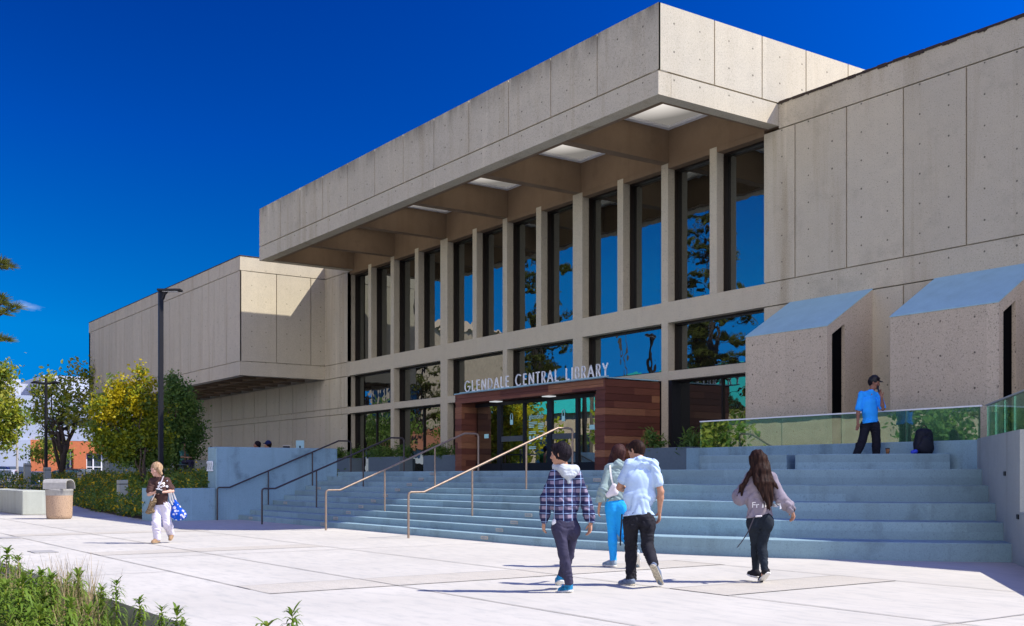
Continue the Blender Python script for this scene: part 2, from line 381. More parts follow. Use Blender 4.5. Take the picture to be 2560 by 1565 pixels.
# ================================================================== the library
LIB = empty('library_building', (0, 0, 0), 'long grey board-cast concrete library with a deep overhanging canopy and tall dark windows', 'building')
Z0 = 1.485                                   # landing level
def panels(mb, ax, c, us, zs, sgn=1, th=.06, g=.019, back=.30, ze=1):
    """formwork panels with open joints in front of a backing wall; ax = direction the wall runs"""
    for i in range(len(us) - 1):
        for j in range(len(zs) - 1):
            a, b, z0, z1 = us[i] + g, us[i + 1] - g, zs[j] + g, zs[j + 1] - g
            if i == 0: a = us[0]
            if i == len(us) - 2: b = us[-1]
            if j == 0: z0 = zs[0] + .03
            if j == len(zs) - 2: z1 = zs[-1] - .03 * ze
            if ax == 'x': mb.box(a, b, c, c + sgn * th, z0, z1)
            else: mb.box(c, c + sgn * th, a, b, z0, z1)
    e = .01
    if ax == 'x': mb.box(us[0] + e, us[-1] - e, c + sgn * .055, c + sgn * back, zs[0] + e, zs[-1] - e)
    else: mb.box(c + sgn * .055, c + sgn * back, us[0] + e, us[-1] - e, zs[0] + e, zs[-1] - e)
YF = 22.0
def frange(a, b, s):
    r = [a]; x = a + s
    while x < b - .3 * s: r.append(x); x += s
    return r + [b]
# --- right wing
XR1 = 8.0
us = [-20.05] + [-19.01 + 1.605 * k for k in range(18)] ; us = [u for u in us if u < XR1 - .4] + [XR1]
mb = MB(); panels(mb, 'x', YF, us, [6.40, 10.36]); panels(mb, 'x', YF, us, [0.3, 5.80])
mb.box(-20.05, XR1, YF - .004, YF + .3, 5.80, 6.40); mb.box(-19.54, XR1, YF - .004, YF + .3, 10.36, 11.0)
tag(mb.build('wall', M['con_face'], LIB), label='right wing wall of tall board-cast panels')
mb = MB(); mb.box(-19.54, XR1, YF - .03, YF + .35, 11.004, 11.045); 
for k in range(62):
    x = -19.5 + k * .43; mb.box(x, x + .30 + .1 * math.sin(k * 7.1), YF - .036, YF + .2, 10.985 + .012 * math.sin(k * 3.3), 11.05 + .008 * math.sin(k * 5.7))
mb.build('roof_flashing', M['roof_edge'], LIB)
# --- left strip beside the windows
mb = MB(); e1 = [-46.84, -45.26, -44.27]
panels(mb, 'x', YF, e1, [6.40, 10.43]); panels(mb, 'x', YF, e1, [4.39, 5.80]); panels(mb, 'x', YF, e1, [Z0 - .3, 4.13])
for a, b in ((5.80, 6.40), (4.13, 4.39), (10.43, 11.03)): mb.box(-46.84, -44.27, YF - .004, YF + .3, a, b)
mb.box(-44.5, -44.27, YF, YF + .55, Z0 - .3, 10.43)
mb.build('wall', M['con_face'], LIB)
# --- lower wall under the left wing
us = frange(-75.1, -46.84, 1.64); mb = MB()
panels(mb, 'x', YF, us, [4.39, 5.80]); panels(mb, 'x', YF, us, [0, 4.13]); mb.box(-75.1, -46.84, YF - .004, YF + .3, 4.13, 4.39)
tag(mb.build('wall', M['con_box'], LIB), label='shaded lower wall under the overhanging left wing')
# --- overhanging left wing
XB, YB = -46.84, 17.92
us = [XB - 1.64 * k for k in range(16)][::-1]; us[0] = -72.9
mb = MB(); panels(mb, 'x', YB, us, [6.41, 10.44]); mb.box(-72.9, XB, YB - .004, YB + .3, 10.44, 11.06); mb.box(-72.9, XB, YB - .004, YB + .35, 5.80, 6.41)
tag(mb.build('wall', M['con_box'], LIB), label='long front of the overhanging left wing')
mb = MB(); yj = [YB + .004, 19.63, 21.30, 22.0]; panels(mb, 'y', XB, yj, [6.41, 10.44], sgn=-1)
mb.box(XB + .003, XB - .3, YB, 22, 10.44, 11.06); mb.box(XB + .003, XB - .35, YB, 22, 5.80, 6.41)
tag(mb.build('wall', M['con_side'], LIB), label='sunlit end of the overhanging left wing')
mb = MB(); mb.box(-72.9, -72.6, YB, 60, 5.8, 11.06); mb.box(-75.1, -74.8, 22, 60, 0, 5.8); mb.build('wall', M['con_box'], LIB)
mb = MB(); mb.box(-72.6, XB - .36, YB + .36, 22, 6.45, 6.6)
for k in range(17):
    x = -72.2 + 1.64 * k
    if x < XB - .5: mb.box(x, x + .22, YB + .36, 21.98, 5.83, 6.44)
for y in (19.5, 21.05): mb.box(-72.5, XB - .37, y, y + .22, 5.86, 6.43)
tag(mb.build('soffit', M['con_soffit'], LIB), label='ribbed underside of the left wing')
mb = MB(); mb.box(-72.92, XB + .02, YB - .02, YB + .12, 11.064, 11.10); mb.box(XB - .12, XB + .02, YB + .12, 22, 11.064, 11.10); mb.build('roof_flashing', M['roof_edge'], LIB)
mb = MB(); mb.box(-72.5, -47.2, YB + .4, 60, 10.7, 10.9); mb.box(-47.2, -44.4, 22.35, 60, 10.7, 10.9); mb.box(-19.6, 24, 22.3, 60, 10.7, 10.9); mb.box(-75, 24, 59.7, 60, 0, 10.9)
mb.build('roof', M['con_plain'], LIB)
# --- beams and columns of the window front
mb = MB(); mb.box(-44.27, -20.05, YF, YF + .5, 5.80, 6.40); mb.build('beam', M['con_plain'], LIB)
for a, b in ((-44.27, -40.5), (-40.22, -36.5), (-35.98, -32.24), (-31.97, -28.21), (-27.72, -24.01), (-23.73, -20.05)):
    mb = MB(); mb.box(a, b, YF, YF + .5, 4.13, 4.39); mb.build('beam', M['con_plain'], LIB)
WIDE = [(-40.5, -40.22), (-36.5, -35.98), (-32.24, -31.97), (-28.21, -27.72), (-24.01, -23.73)]
NARROW = [(-42.5, -42.23), (-38.48, -38.2), (-34.21, -33.94), (-30.23, -29.95), (-25.99, -25.72), (-22.04, -21.77)]
for a, b in WIDE:
    mb = MB(); mb.box(a, b, YF - .006, YF + .506, 6.40, 10.43); mb.box(a + .003, b - .003, YF - .004, YF + .504, Z0 - .3, 5.80); o = mb.build('column', M['con_plain'], LIB)
for a, b in NARROW:
    mb = MB(); mb.box(a, b, YF - .004, YF + .504, 6.40, 10.43); mb.build('column', M['con_plain'], LIB)
def window(x0, x1, z0, z1, div=(), yg=22.38):
    mb = MB(); f = .055
    mb.box(x0, x1, yg - .12, yg + .10, z0, z0 + f); mb.box(x0, x1, yg - .12, yg + .10, z1 - f, z1)
    mb.box(x0, x0 + f, yg - .12, yg + .10, z0 + f, z1 - f); mb.box(x1 - f, x1, yg - .12, yg + .10, z0 + f, z1 - f)
    for d in div: mb.box(d - .03, d + .03, yg - .05, yg + .05, z0 + f, z1 - f)
    w_ = mb.build('window', M['bronze'], LIB)
    mb = MB(); cuts = [x0 + f] + list(div) + [x1 - f]
    for k in range(len(cuts) - 1):
        j1 = random.uniform(-.004, .004)
        a, b = cuts[k], cuts[k + 1]
        mb.add([(a, yg + j1, z0 + f), (b, yg - j1, z0 + f), (b, yg - j1, z1 - f), (a, yg + j1, z1 - f)], [(0, 1, 2, 3)])
    mb.build('pane', M['glass'], w_)
random.seed(4)
edges = sorted(WIDE + NARROW); xs = [-44.27] + [e for p in edges for e in p] + [-20.05]
for i in range(0, len(xs), 2): window(xs[i], xs[i + 1], 6.40, 10.28)
lo = [-44.27] + [e for p in WIDE for e in p] + [-20.05]
for i in range(0, len(lo), 2):
    a, b = lo[i], lo[i + 1]; window(a, b, 4.39, 5.80)
    if b < -31.9 or a > -24: window(a, b, Z0, 4.13, [(a + b) / 2])
mb = MB(); mb.box(-44.27, -20.05, YF + .001, YF + .5, 10.28, 10.43); mb.box(-44.2, -19.6, YF + .003, YF + .45, 10.434, 11.42)
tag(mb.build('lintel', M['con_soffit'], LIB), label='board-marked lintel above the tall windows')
mb = MB(); mb.box(-44.4, -20, 22.7, 22.75, 4.4, 10.5); mb.box(-24.2, -23.6, 22.02, 22.5, Z0, 4.12); mb.box(-32.5, -31.9, 22.02, 22.5, Z0, 4.12); mb.build('backing', M['black'], LIB)
# --- canopy
XC0, XC1, YC = -44.35, -19.55, 17.82
js = [-44.35, -42.14, -40.2, -38.13, -36.04, -33.95, -31.95, -29.97, -27.92, -25.83, -23.83, -21.85, -19.55]
mb = MB(); panels(mb, 'x', YC, js, [11.0, 12.62], ze=0); mb.box(XC0, XC1, YC - .003, YC + .42, 10.43, 10.99)
CAN = tag(mb.build('canopy', M['con_can'], LIB), label='deep concrete canopy fascia over the entrance')
ys = [YC + .003, 19.68, 21.38, 23.06, 24.78, 26.5, 28.3, 30.1, 34, 40]
mb = MB(); panels(mb, 'y', XC1, ys, [11.0, 12.62], sgn=-1, ze=0); mb.box(XC1 + .003, XC1 - .36, YC + .42, YF, 10.43, 10.99)
tag(mb.build('side_fascia', M['con_canside'], CAN), label='sunlit end of the canopy')
mb = MB(); panels(mb, 'y', XC0, ys, [11.0, 12.62], sgn=1, ze=0); mb.box(XC0 - .003, XC0 + .36, YC + .42, YF, 10.43, 10.99); mb.build('side_fascia', M['con_canside'], CAN)
mb = MB(); mb.box(XC0 + .3, XC1 - .3, YC + .31, 40, 12.2, 12.4); mb.build('roof', M['con_plain'], CAN)
bx = [-44.35 + .36, -40.36, -36.24, -32.1, -27.96, -23.87, -19.91]
mb = MB()
for b in bx[1:-1]: mb.box(b - .17, b + .17, YC + .43, YF - .002, 10.433, 11.55)
for k in range(6):
    pass
mb.box(XC0 + .37, XC1 - .37, YC + .425, YC + .60, 10.45, 11.55)
mb.box(XC0 + .365, XC0 + .5, YC + .6, YF - .002, 10.45, 11.55); mb.box(XC1 - .5, XC1 - .365, YC + .6, YF - .002, 10.45, 11.55)
mb.box(XC0 + .36, XC1 - .36, YC + .4, YF + .4, 11.56, 11.7)
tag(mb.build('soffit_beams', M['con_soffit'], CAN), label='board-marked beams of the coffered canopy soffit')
def mat_skylight(cx):
    t = NT('lit_diffuser'); x, y, z = t.xyz()
    dx = t.math('MULTIPLY', t.math('SUBTRACT', x, cx), .62); dy = t.math('MULTIPLY', t.math('SUBTRACT', y, 20.1), .9)
    d = t.math('ADD', t.math('MULTIPLY', dx, dx), t.math('MULTIPLY', dy, dy))
    e = t.n('Emission', Color=(1, .93, .86)); t.put(e.inputs['Strength'], t.rng(t.math('SQRT', d), .25, 1.35, .62, .13)); return t.done(e.outputs[0])
for k in range(6):
    a = bx[k] + .17; b = bx[k + 1] - .17
    if k == 0: a = XC0 + .5
    if k == 5: b = XC1 - .5
    y0, y1 = YC + .60, YF - .004; mb = MB(); f = .16
    mb.box(a, b, y0, y0 + f, 11.38, 11.46); mb.box(a, b, y1 - f, y1, 11.38, 11.46); mb.box(a, a + f, y0 + f, y1 - f, 11.38, 11.46); mb.box(b - f, b, y0 + f, y1 - f, 11.38, 11.46)
    s = mb.build('skylight', M['white'], CAN)
    mb = MB(); mb.add([(a + f, y0 + f, 11.44), (b - f, y0 + f, 11.44), (b - f, y1 - f, 11.44), (a + f, y1 - f, 11.44)], [(0, 1, 2, 3)]); mb.build('diffuser', mat_skylight((a + b) / 2), s)
M['slit'] = mat_flat('unlit_slit_glass', (.003, .003, .004), .9, spec=.05)
# --- sloped window hoods on the right wing
for k in range(3):
    xl = -19.17 + 4.21 * k; xr = xl + 2.52; yf, zt, zw = 20.37, 4.79, 5.79; zb = .6; sl_ = (zw - zt) / (YF - yf)
    mb = MB(); zz = lambda y: zt + (y - yf) * sl_
    def pr(y0, y1, x0, x1, z0=None, dz=0): 
        b0, b1 = (zb, zb) if z0 is None else (zz(y0) + dz, zz(y1) + dz)
        mb.prism([(x0, y0, b0), (x0, y1, b1), (x0, y1, zz(y1)), (x0, y0, zz(y0))], (x1 - x0, 0, 0))
    pr(yf, YF, xl, xr - .35); pr(yf, 20.53, xr - .35, xr); pr(20.98, YF, xr - .35, xr); pr(20.53, 20.98, xr - .35, xr, 1, -.27)
    h = tag(mb.build('window_hood', M['con_hood'], LIB))
    mb = MB(); mb.prism([(xl - .012, yf - .012, zt), (xl - .012, YF, zw), (xl - .012, YF, zw + .02), (xl - .012, yf - .012, zt + .02)], (2.544, 0, 0)); mb.build('sloped_top', M['con_slope'], h)
    mb = MB(); mb.add([(xr - .09, 20.53, zb), (xr - .09, 20.98, zb), (xr - .09, 20.98, zz(20.98) - .27), (xr - .09, 20.53, zz(20.53) - .27)], [(0, 1, 2, 3)]); mb.box(xr - .085, xr - .06, 20.53, 20.56, zb, 4.6); mb.build('slit_window', M['slit'], h)
# --- entrance porch
PX0, PX1, PY, PT = -32.05, -24.05, 19.9, 4.12
mb = MB(); e = .025
mb.box(PX0 + e, -31.64 - e, PY + e, 21.97, Z0, PT - e); mb.box(-24.51 + e, PX1 - e, PY + e, 21.97, Z0, PT - e); mb.box(-31.64 - e, -24.51 + e, PY + e, 21.97, 3.80 + e, PT - e)
rows = [Z0 + .2 * k for k in range(14)]
def brd(*b): mb.box(*b)
for z in rows:
    g = .006; z0, z1 = z + g, min(z + .2 - g, PT)
    if z0 > PT - .05: continue
    if z1 < 3.81:
        brd(PX0, -31.64, PY, PY + .024, z0, z1); brd(-24.51, PX1, PY, PY + .024, z0, z1)
        brd(-31.664, -31.64, PY + .024, 20.45, z0, z1); brd(-24.51, -24.486, PY + .024, 20.45, z0, z1)
    brd(PX1 - .024, PX1, PY + .024, 21.97, z0, z1); brd(PX0, PX0 + .024, PY + .024, 21.97, z0, z1)
brd(PX0, PX1, PY - .003, PY + .024, 3.805, 3.96); brd(PX0, PX1, PY - .003, PY + .024, 3.972, PT)
PORCH = tag(mb.build('entrance_porch', M['wood'], LIB), label='entrance porch clad in dark red-brown boards')
mb = MB(); mb.box(PX0 - .02, PX1 + .02, PY - .03, 21.9, PT, PT + .03); mb.build('roof_cap', M['con_slope'], PORCH)
YD = 20.5; cuts = [-31.64, -30.2, -28.79, -27.42, -26.04, -24.51]
mb = MB(); mb.box(-31.64, -24.51, YD - .04, YD + .04, 3.68, 3.80)
for c, wd in zip(cuts[1:-1], (.11, .05, .12, .07)): mb.box(c - wd, c + wd, YD - .05, YD + .05, Z0, 3.68)
mb.box(-31.64, -24.51, YD - .03, YD + .03, Z0, Z0 + .28)
mb.build('door_frame', M['black'], PORCH)
for a, b in zip(cuts[:-1], cuts[1:]):
    mb = MB(); mb.add([(a, YD, Z0 + .28), (b, YD, Z0 + .28), (b, YD, 3.68), (a, YD, 3.68)], [(0, 1, 2, 3)]); mb.build('door_glass', M['doorglass'], PORCH)
M['greybar'] = mat_flat('grey_push_bar', (.10, .11, .115), .5, .3)
for a, b in ((-30.08, -28.85), (-27.28, -26.12)):
    mb = MB(); mb.box(a, b, YD - .035, YD - .006, 2.48, 2.65); mb.build('door_rail', M['greybar'], PORCH)
M['sticker'] = mat_flat('pale_vinyl', (.45, .80, .78), .6, var=.03)
def sticker(x, z):                             # arch-topped decal with a drop-shaped hole
    mb = MB(); y = YD - .012; ws, hs = .16, .42
    ring = [(x + ws * .5 * math.cos(a), z + hs * .60 + ws * .5 * math.sin(a) * 1.5) for a in np.linspace(0, math.pi, 13)]
    inn = [(x + .045 * math.cos(a), z + hs * .60 + .09 * math.sin(a) * (1.2 if math.sin(a) > 0 else .8)) for a in np.linspace(0, math.pi, 13)]
    n = 13
    mb.add([(p[0], y, p[1]) for p in ring] + [(p[0], y, p[1]) for p in inn], [(i, i + 1, n + i + 1, n + i) for i in range(n - 1)])
    for xa, xb in ((x - ws / 2, x - .045), (x + .045, x + ws / 2)): mb.add([(xa, y, z + .17), (xb, y, z + .17), (xb, y, z + hs * .6), (xa, y, z + hs * .6)], [(0, 1, 2, 3)])
    mb.add([(x - ws / 2, y, z), (x + ws / 2, y, z), (x + ws / 2, y, z + .165), (x - ws / 2, y, z + .165)], [(0, 1, 2, 3)])
    mb.build('decal', M['sticker'], PORCH)
sticker(-29.52, 3.02); sticker(-26.75, 3.02)
for x, z in ((-31.0, 2.62), (-25.35, 2.72)):
    mb = MB(); mb.add([(x - .13, YD - .012, z), (x + .13, YD - .012, z), (x + .13, YD - .012, z + .14), (x - .13, YD - .012, z + .14)], [(0, 1, 2, 3)])
    mb.build('decal', M['sticker'], PORCH)
def text_mesh(s, size, ext=0., bevel_=0.):
    cu = bpy.data.curves.new('t', 'FONT'); cu.body = s; cu.size = size; cu.extrude = ext; cu.align_x = 'LEFT'
    ob = bpy.data.objects.new('t', cu); COL.objects.link(ob)
    me = bpy.data.meshes.new_from_object(ob.evaluated_get(bpy.context.evaluated_depsgraph_get()))
    bpy.data.objects.remove(ob); bpy.data.curves.remove(cu); return me
me = text_mesh('glendale', .24, .002); o = link_mesh('decal_lettering', me, M['sticker'], PORCH); o.rotation_euler = (rad(90), 0, 0); o.location = (-28.55, YD - .014, 3.16)
mb = MB(); random.seed(2)
def bars(x, z, n, wmax, dz=.052):
    for k in range(n):
        wd = wmax * random.uniform(.6, 1); mb.box(x, x + wd, YD - .016, YD - .012, z - k * dz, z - k * dz + .026)
bars(-28.55, 3.04, 4, .45); bars(-28.05, 2.99, 4, .35); bars(-28.55, 2.74, 2, .45); bars(-28.02, 2.74, 1, .3); bars(-28.55, 2.38, 1, .2); bars(-28.55, 2.26, 2, .5)
for k in range(4):
    cx = -28.48 + .2 * k; mb.tube([(cx, YD - .016, 2.56), (cx, YD - .012, 2.56)], .065, 10)
mb.build('hours_notice', M['sticker'], PORCH)
def emis(name, c, s):
    t = NT(name); e = t.n('Emission', Color=c, Strength=s); return t.done(e.outputs[0])
M['warmtube'] = emis('warm_light_strip', (1, .62, .22), 1.1); M['whitetube'] = emis('porch_light', (.9, .95, 1), .4)
for x in (-30.0, -27.1):
    mb = MB(); mb.box(x - .16, x + .16, 20.05, 20.35, 3.775, 3.80); mb.build('ceiling_light', M['whitetube'], PORCH)
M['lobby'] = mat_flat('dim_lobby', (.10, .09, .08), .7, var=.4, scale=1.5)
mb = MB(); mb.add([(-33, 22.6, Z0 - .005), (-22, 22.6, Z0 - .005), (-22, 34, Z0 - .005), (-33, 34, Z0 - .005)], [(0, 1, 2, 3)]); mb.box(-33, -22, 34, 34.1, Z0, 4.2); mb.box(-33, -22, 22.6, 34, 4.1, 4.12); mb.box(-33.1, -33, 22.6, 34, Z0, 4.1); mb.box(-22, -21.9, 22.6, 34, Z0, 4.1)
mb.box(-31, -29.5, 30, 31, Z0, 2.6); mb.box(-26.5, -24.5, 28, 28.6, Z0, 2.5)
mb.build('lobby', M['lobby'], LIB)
for x0, x1, y in ((-32.3, -30.9, 25.2), (-30.7, -29.3, 25.2), (-28.3, -26.6, 24.6), (-26.4, -25, 24.2)):
    mb = MB(); mb.box(x0, x1, y, y + .07, 3.98, 4.03); mb.build('light_strip', M['warmtube'], LIB)
# --- sign letters on the porch edge
W_ = .037
def stroke_letter(mb, ch, x, z, hgt, y, th=.03):
    H = hgt; k = H
    def ln(*p):
        pts = [(x + a * k, z + b * k) for a, b in p]
        for (a, b), (c, d) in zip(pts[:-1], pts[1:]):
            L = math.hypot(c - a, d - b) or 1; nx, nz = -(d - b) / L * W_ / 2, (c - a) / L * W_ / 2
            ex, ez = (c - a) / L * W_ * .15, (d - b) / L * W_ * .15
            mb.prism([(a + nx - ex, y, b + nz - ez), (a - nx - ex, y, b - nz - ez), (c - nx + ex, y, d - nz + ez), (c + nx + ex, y, d + nz + ez)], (0, th, 0))
    def arc(cx, cz, rx, rz, a0, a1, n=14): ln(*[(cx + rx * math.cos(rad(a0 + (a1 - a0) * i / n)), cz + rz * math.sin(rad(a0 + (a1 - a0) * i / n))) for i in range(n + 1)])
    if ch == 'G': arc(.48, .5, .46, .5, 45, 330); ln((.87, .25), (.93, .47), (.55, .47)); return 1.0
    if ch == 'C': arc(.48, .5, .46, .5, 48, 312); return .90
    if ch == 'L': ln((.06, 1), (.06, .03), (.46, .03)); return .52
    if ch == 'E': ln((.48, .97), (.06, .97), (.06, .03), (.48, .03)); ln((.06, .52), (.44, .52)); return .58
    if ch == 'N': ln((.06, 0), (.06, .98), (.68, .02), (.68, 1)); return .78
    if ch == 'D': ln((.06, .03), (.06, .97), (.25, .97)); arc(.25, .5, .45, .47, 90, -90); ln((.25, .03), (.06, .03)); return .78
    if ch == 'A': ln((.0, 0), (.37, .98), (.74, 0)); ln((.15, .33), (.59, .33)); return .78
    if ch == 'T': ln((.0, .97), (.52, .97)); ln((.26, .97), (.26, 0)); return .56
    if ch == 'I': ln((.06, 0), (.06, 1)); return .16
    if ch in 'RB':
        ln((.06, 0), (.06, .97), (.25, .97)); arc(.25, .735, .21, .235, 90, -90, 8); ln((.25, .5), (.06, .5))
        if ch == 'R': ln((.25, .5), (.50, 0)); return .56
        arc(.25, .265, .25, .235, 90, -90, 8); ln((.25, .03), (.06, .03)); return .58
    if ch == 'Y': ln((.0, 1), (.31, .47), (.62, 1)); ln((.31, .47), (.31, 0)); return .64
    return .42
txt = 'GLENDALE CENTRAL LIBRARY'
tmp = MB(); tot = sum(stroke_letter(tmp, c, 0, 0, 1, 0) + .13 for c in txt) - .13
hgt = .34; sx = (7.45 - tot * hgt) / (len(txt) - 1) if tot * hgt < 7.45 else 0; fit = min(1, 7.45 / (tot * hgt))
SIGN = empty('entrance_sign', (-27.45, 19.75, 4.12), 'raised pale metal letters reading GLENDALE CENTRAL LIBRARY along the porch roof edge', 'sign')
x = -31.2; mb = MB()
for c in txt:
    a = stroke_letter(mb, c, 0, 0, 1, 0) if False else None
    n0 = len(mb.v); adv = stroke_letter(mb, c, x, 4.165, hgt, 19.74)
    mb.v[n0:] = [(x + (v[0] - x) * fit, v[1], v[2]) for v in mb.v[n0:]]
    x += (adv + .13) * hgt * fit + sx
o = mb.build('lettering', M['letter'], SIGN); o.matrix_parent_inverse = Matrix.Translation((27.45, -19.75, -4.12))
mb = MB(); mb.box(-31.5, -23.75, 19.73, 19.78, 4.125, 4.155)
for k in range(7): mb.box(-31.2 + k * 1.2, -31.15 + k * 1.2, 19.78, 19.95, 4.125, 4.15)
o = mb.build('mounting_bar', M['con_slope'], SIGN); o.matrix_parent_inverse = Matrix.Translation((27.45, -19.75, -4.12))

# ================================================================== stairs, seating tiers, walls
CX, CY, R0 = -17.85, 23.2, 10.62
STEPS = empty('entrance_stairs', (-20, 12.5, 0), 'wide pale blue-grey concrete stairs curving round into deep seating tiers', 'stairs')
STEPS.location = (0, 0, 0)
def arcpts(r, a0, a1, n=24): return [(CX + r * math.sin(rad(a0 + (a1 - a0) * i / n)), CY - r * math.cos(rad(a0 + (a1 - a0) * i / n))) for i in range(n + 1)]
def ft(r): return 5 + (r - 7.6) / 3.02 * 12
def step_solid(mb, outline, z0, z1):
    n = len(outline); V = [(a, b, z0) for a, b in outline] + [(a, b, z1) for a, b in outline]
    mb.add(V, [tuple(range(n, 2 * n))] + [(i, (i + 1) % n, n + (i + 1) % n, n + i) for i in range(n)])
def arc_edge(o, wdt=.02):
    bevel(o, .009, 1)
for k in range(10):
    r = R0 - .375 * k; ri = r - .5 if k < 9 else r - .5
    FT = ft(R0 - .75 * (k // 2))
    out_ = [(-32.99, CY - r)] + arcpts(r, 0, FT) + arcpts(ri, FT, 0) + [(-32.99, CY - ri)]
    if k == 9: out_ = [(-32.99, CY - r)] + arcpts(r, 0, FT) + [(-13.0, 22), (-32.99, 22)]
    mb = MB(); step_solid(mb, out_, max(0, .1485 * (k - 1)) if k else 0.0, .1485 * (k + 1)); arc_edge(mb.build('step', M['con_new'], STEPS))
for k in range(5):
    r = R0 - .75 * k; ri = r - .9; FT = ft(r)
    out_ = arcpts(r, FT + .02, 58, 40) + arcpts(ri, 58, FT + .02, 40)
    if k == 4: out_ = arcpts(r, FT + .02, 60, 40) + [(-10.0, 20.6), (-13.0, 21.8)]
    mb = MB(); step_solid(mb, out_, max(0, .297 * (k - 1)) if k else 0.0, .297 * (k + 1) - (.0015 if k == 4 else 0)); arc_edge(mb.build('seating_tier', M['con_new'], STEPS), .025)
for a0, a1 in ((9.0, 25.4), (26.8, 51)):
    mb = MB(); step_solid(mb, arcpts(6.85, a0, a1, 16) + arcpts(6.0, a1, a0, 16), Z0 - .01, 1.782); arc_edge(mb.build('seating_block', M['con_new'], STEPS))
M['plate'] = mat_flat('step_light_plate', (.55, .50, .42), .4, .4); M['lens'] = mat_flat('step_light_lens', (.30, .33, .34), .3)
for X, kk in ((-19.1, range(10)), (-26.9, range(10)), (-32.0, (0, 3, 6))):
    for k in kk:
        y = CY - (R0 - .375 * k); z = .1485 * k + .075
        mb = MB(); mb.box(X - .13, X + .13, y - .012, y + .01, z - .035, z + .035); p = mb.build('step_light', M['plate'], STEPS)
        mb = MB(); mb.box(X - .105, X + .105, y - .016, y + .006, z - .02, z + .02); mb.build('lens', M['lens'], p)
# cheek wall with the house number, and the low wall in front of it
CHEEK = empty('number_wall', (-33.3, 12, 0), 'tall concrete side wall of the stairs with the metal number 222 on its end', 'wall')
CHEEK.location = (0, 0, 0)
mb = MB(); mb.box(-33.75, -33.0, 11.86, 15.95, -.3, 2.25); bevel(mb.build('wall_slab', M['con_blue'], CHEEK), .03)
me = text_mesh('222', .46, .02); o = link_mesh('house_number', me, M['letter'], CHEEK); o.rotation_euler = (rad(90), 0, 0); o.location = (-33.70, 11.82, 1.50); o.scale = (.78, 1, 1)
mb = MB(); mb.box(-34.4, -33.0, 10.02, 10.4, -.3, .98); mb.box(-33.4, -33.0, 10.4, 11.855, -.3, .98)
o = bevel(tag(mb.build('low_wall', M['con_new']), 'low concrete wall below the number wall at the foot of the stairs', 'wall'), .02) if False else None
o = mb.build('low_wall', M['con_blue']); bevel(o, .02); tag(o, 'low blue-grey concrete wall behind the walking woman, in front of the 222 wall', 'wall')
# right-hand wall and balustrade wall
RW = empty('side_wall', (0, 0, 0), 'grey concrete wall rising beside the seating tiers at the far right', 'wall')
A = Vector((-12.1, 19.1, 0)); Bv = Vector((-6.3, 12.25, 0)); dr = (Bv - A).normalized(); nr = Vector((-dr.y, dr.x, 0))
if nr.dot(Vector((1, 1, 0))) < 0: nr = -nr
mb = MB(); We = A + dr * 4.32; mb.prism([A, We, We + nr * .35, A + nr * .35], (0, 0, 2.06)); mb.build('wall_slab', M['con_wall'], RW)
mb = MB(); mb.prism([We, Bv, Bv + nr * .35, We + nr * .35], (0, 0, .81)); mb.build('low_wall_slab', M['con_wall'], RW)
for s, z in ((3.05, 1.36), (4.2, .70)):
    p = A + dr * s; mb = MB(); q = p + nr * .01
    mb.prism([q - dr * .07 - nr * .03, q + dr * .07 - nr * .03, q + dr * .07 + nr * .03, q - dr * .07 + nr * .03], (0, 0, .07)); f = mb.build('wall_light', M['black'], RW)
    f.location = (0, 0, z)
BW = empty('balustrade_wall', (0, 0, 0), 'low concrete ramp wall behind the seating blocks, carrying the glass balustrade', 'wall')
YG = 19.1
mb = MB(); mb.box(-19.95, -11.9, YG, YG + .28, Z0 - .2, 2.04); bevel(mb.build('wall_slab', M['con_blue'], BW), .015)
GB = empty('glass_balustrade', (0, 0, 0), 'green-tinted glass balustrade with a pale metal cap rail along the ramp wall', 'balustrade')
gx = [-19.6, -17.0, -15.35, -13.75, -12.12]
def glass_panel(P, Q, z0, z1):
    mb = MB(); d = (Q - P).normalized(); n = Vector((-d.y, d.x, 0)) * .012
    mb.prism([P + d * .008 - n, Q - d * .008 - n, Q - d * .008 + n, P + d * .008 + n], (0, 0, z1 - z0)); o = mb.build('glass_panel', M['railglass'], GB); o.location = (0, 0, z0)
for a, b in zip(gx[:-1], gx[1:]): glass_panel(Vector((a, YG + .14, 0)), Vector((b, YG + .14, 0)), 1.98, 2.67)
q0 = A + nr * .17
for k in range(4): glass_panel(q0 + dr * (.1 + .93 * k), q0 + dr * (.1 + .93 * (k + 1)), 2.0, 2.67)
mb = MB(); mb.box(-19.6, -12.1, YG + .115, YG + .165, 2.672, 2.70); mb.build('cap_rail', M['letter'], GB)
mb = MB(); nn = nr * .025; mb.prism([q0 - nn, q0 + dr * 3.83 - nn, q0 + dr * 3.83 + nn, q0 + nn], (0, 0, .028)); o = mb.build('cap_rail', M['con_wall'], GB); o.location = (0, 0, 2.672)
mb = MB(); mb.tube([(-19.5, YG + .62, 2.05), (-19.3, YG + .62, 2.0), (-18.4, YG + .62, 1.86), (-17.6, YG + .62, 1.8)], .025); mb.build('handrail', M['darkrail'], GB)
# ramp behind the balustrade
mb = MB(); mb.prism([(-19.9, YG + .29, Z0 - .2), (-19.9, YG + .29, Z0 + .05), (-12, YG + .29, 1.9), (-4, YG + .29, 1.95), (-4, YG + .29, Z0 - .2)], (0, 22 - YG - .3, 0))
tag(mb.build('ramp', M['con_new']), kind='structure')
mb = MB(); mb.prism([(-12.1, 19.4, 0), (-9.15, 16.1, 0), (8, 17.2, 0), (8, 21.9, 0), (-12.1, 21.9, 0)], (0, 0, 1.44)); tag(mb.build('upper_terrace', M['con_new']), kind='structure')
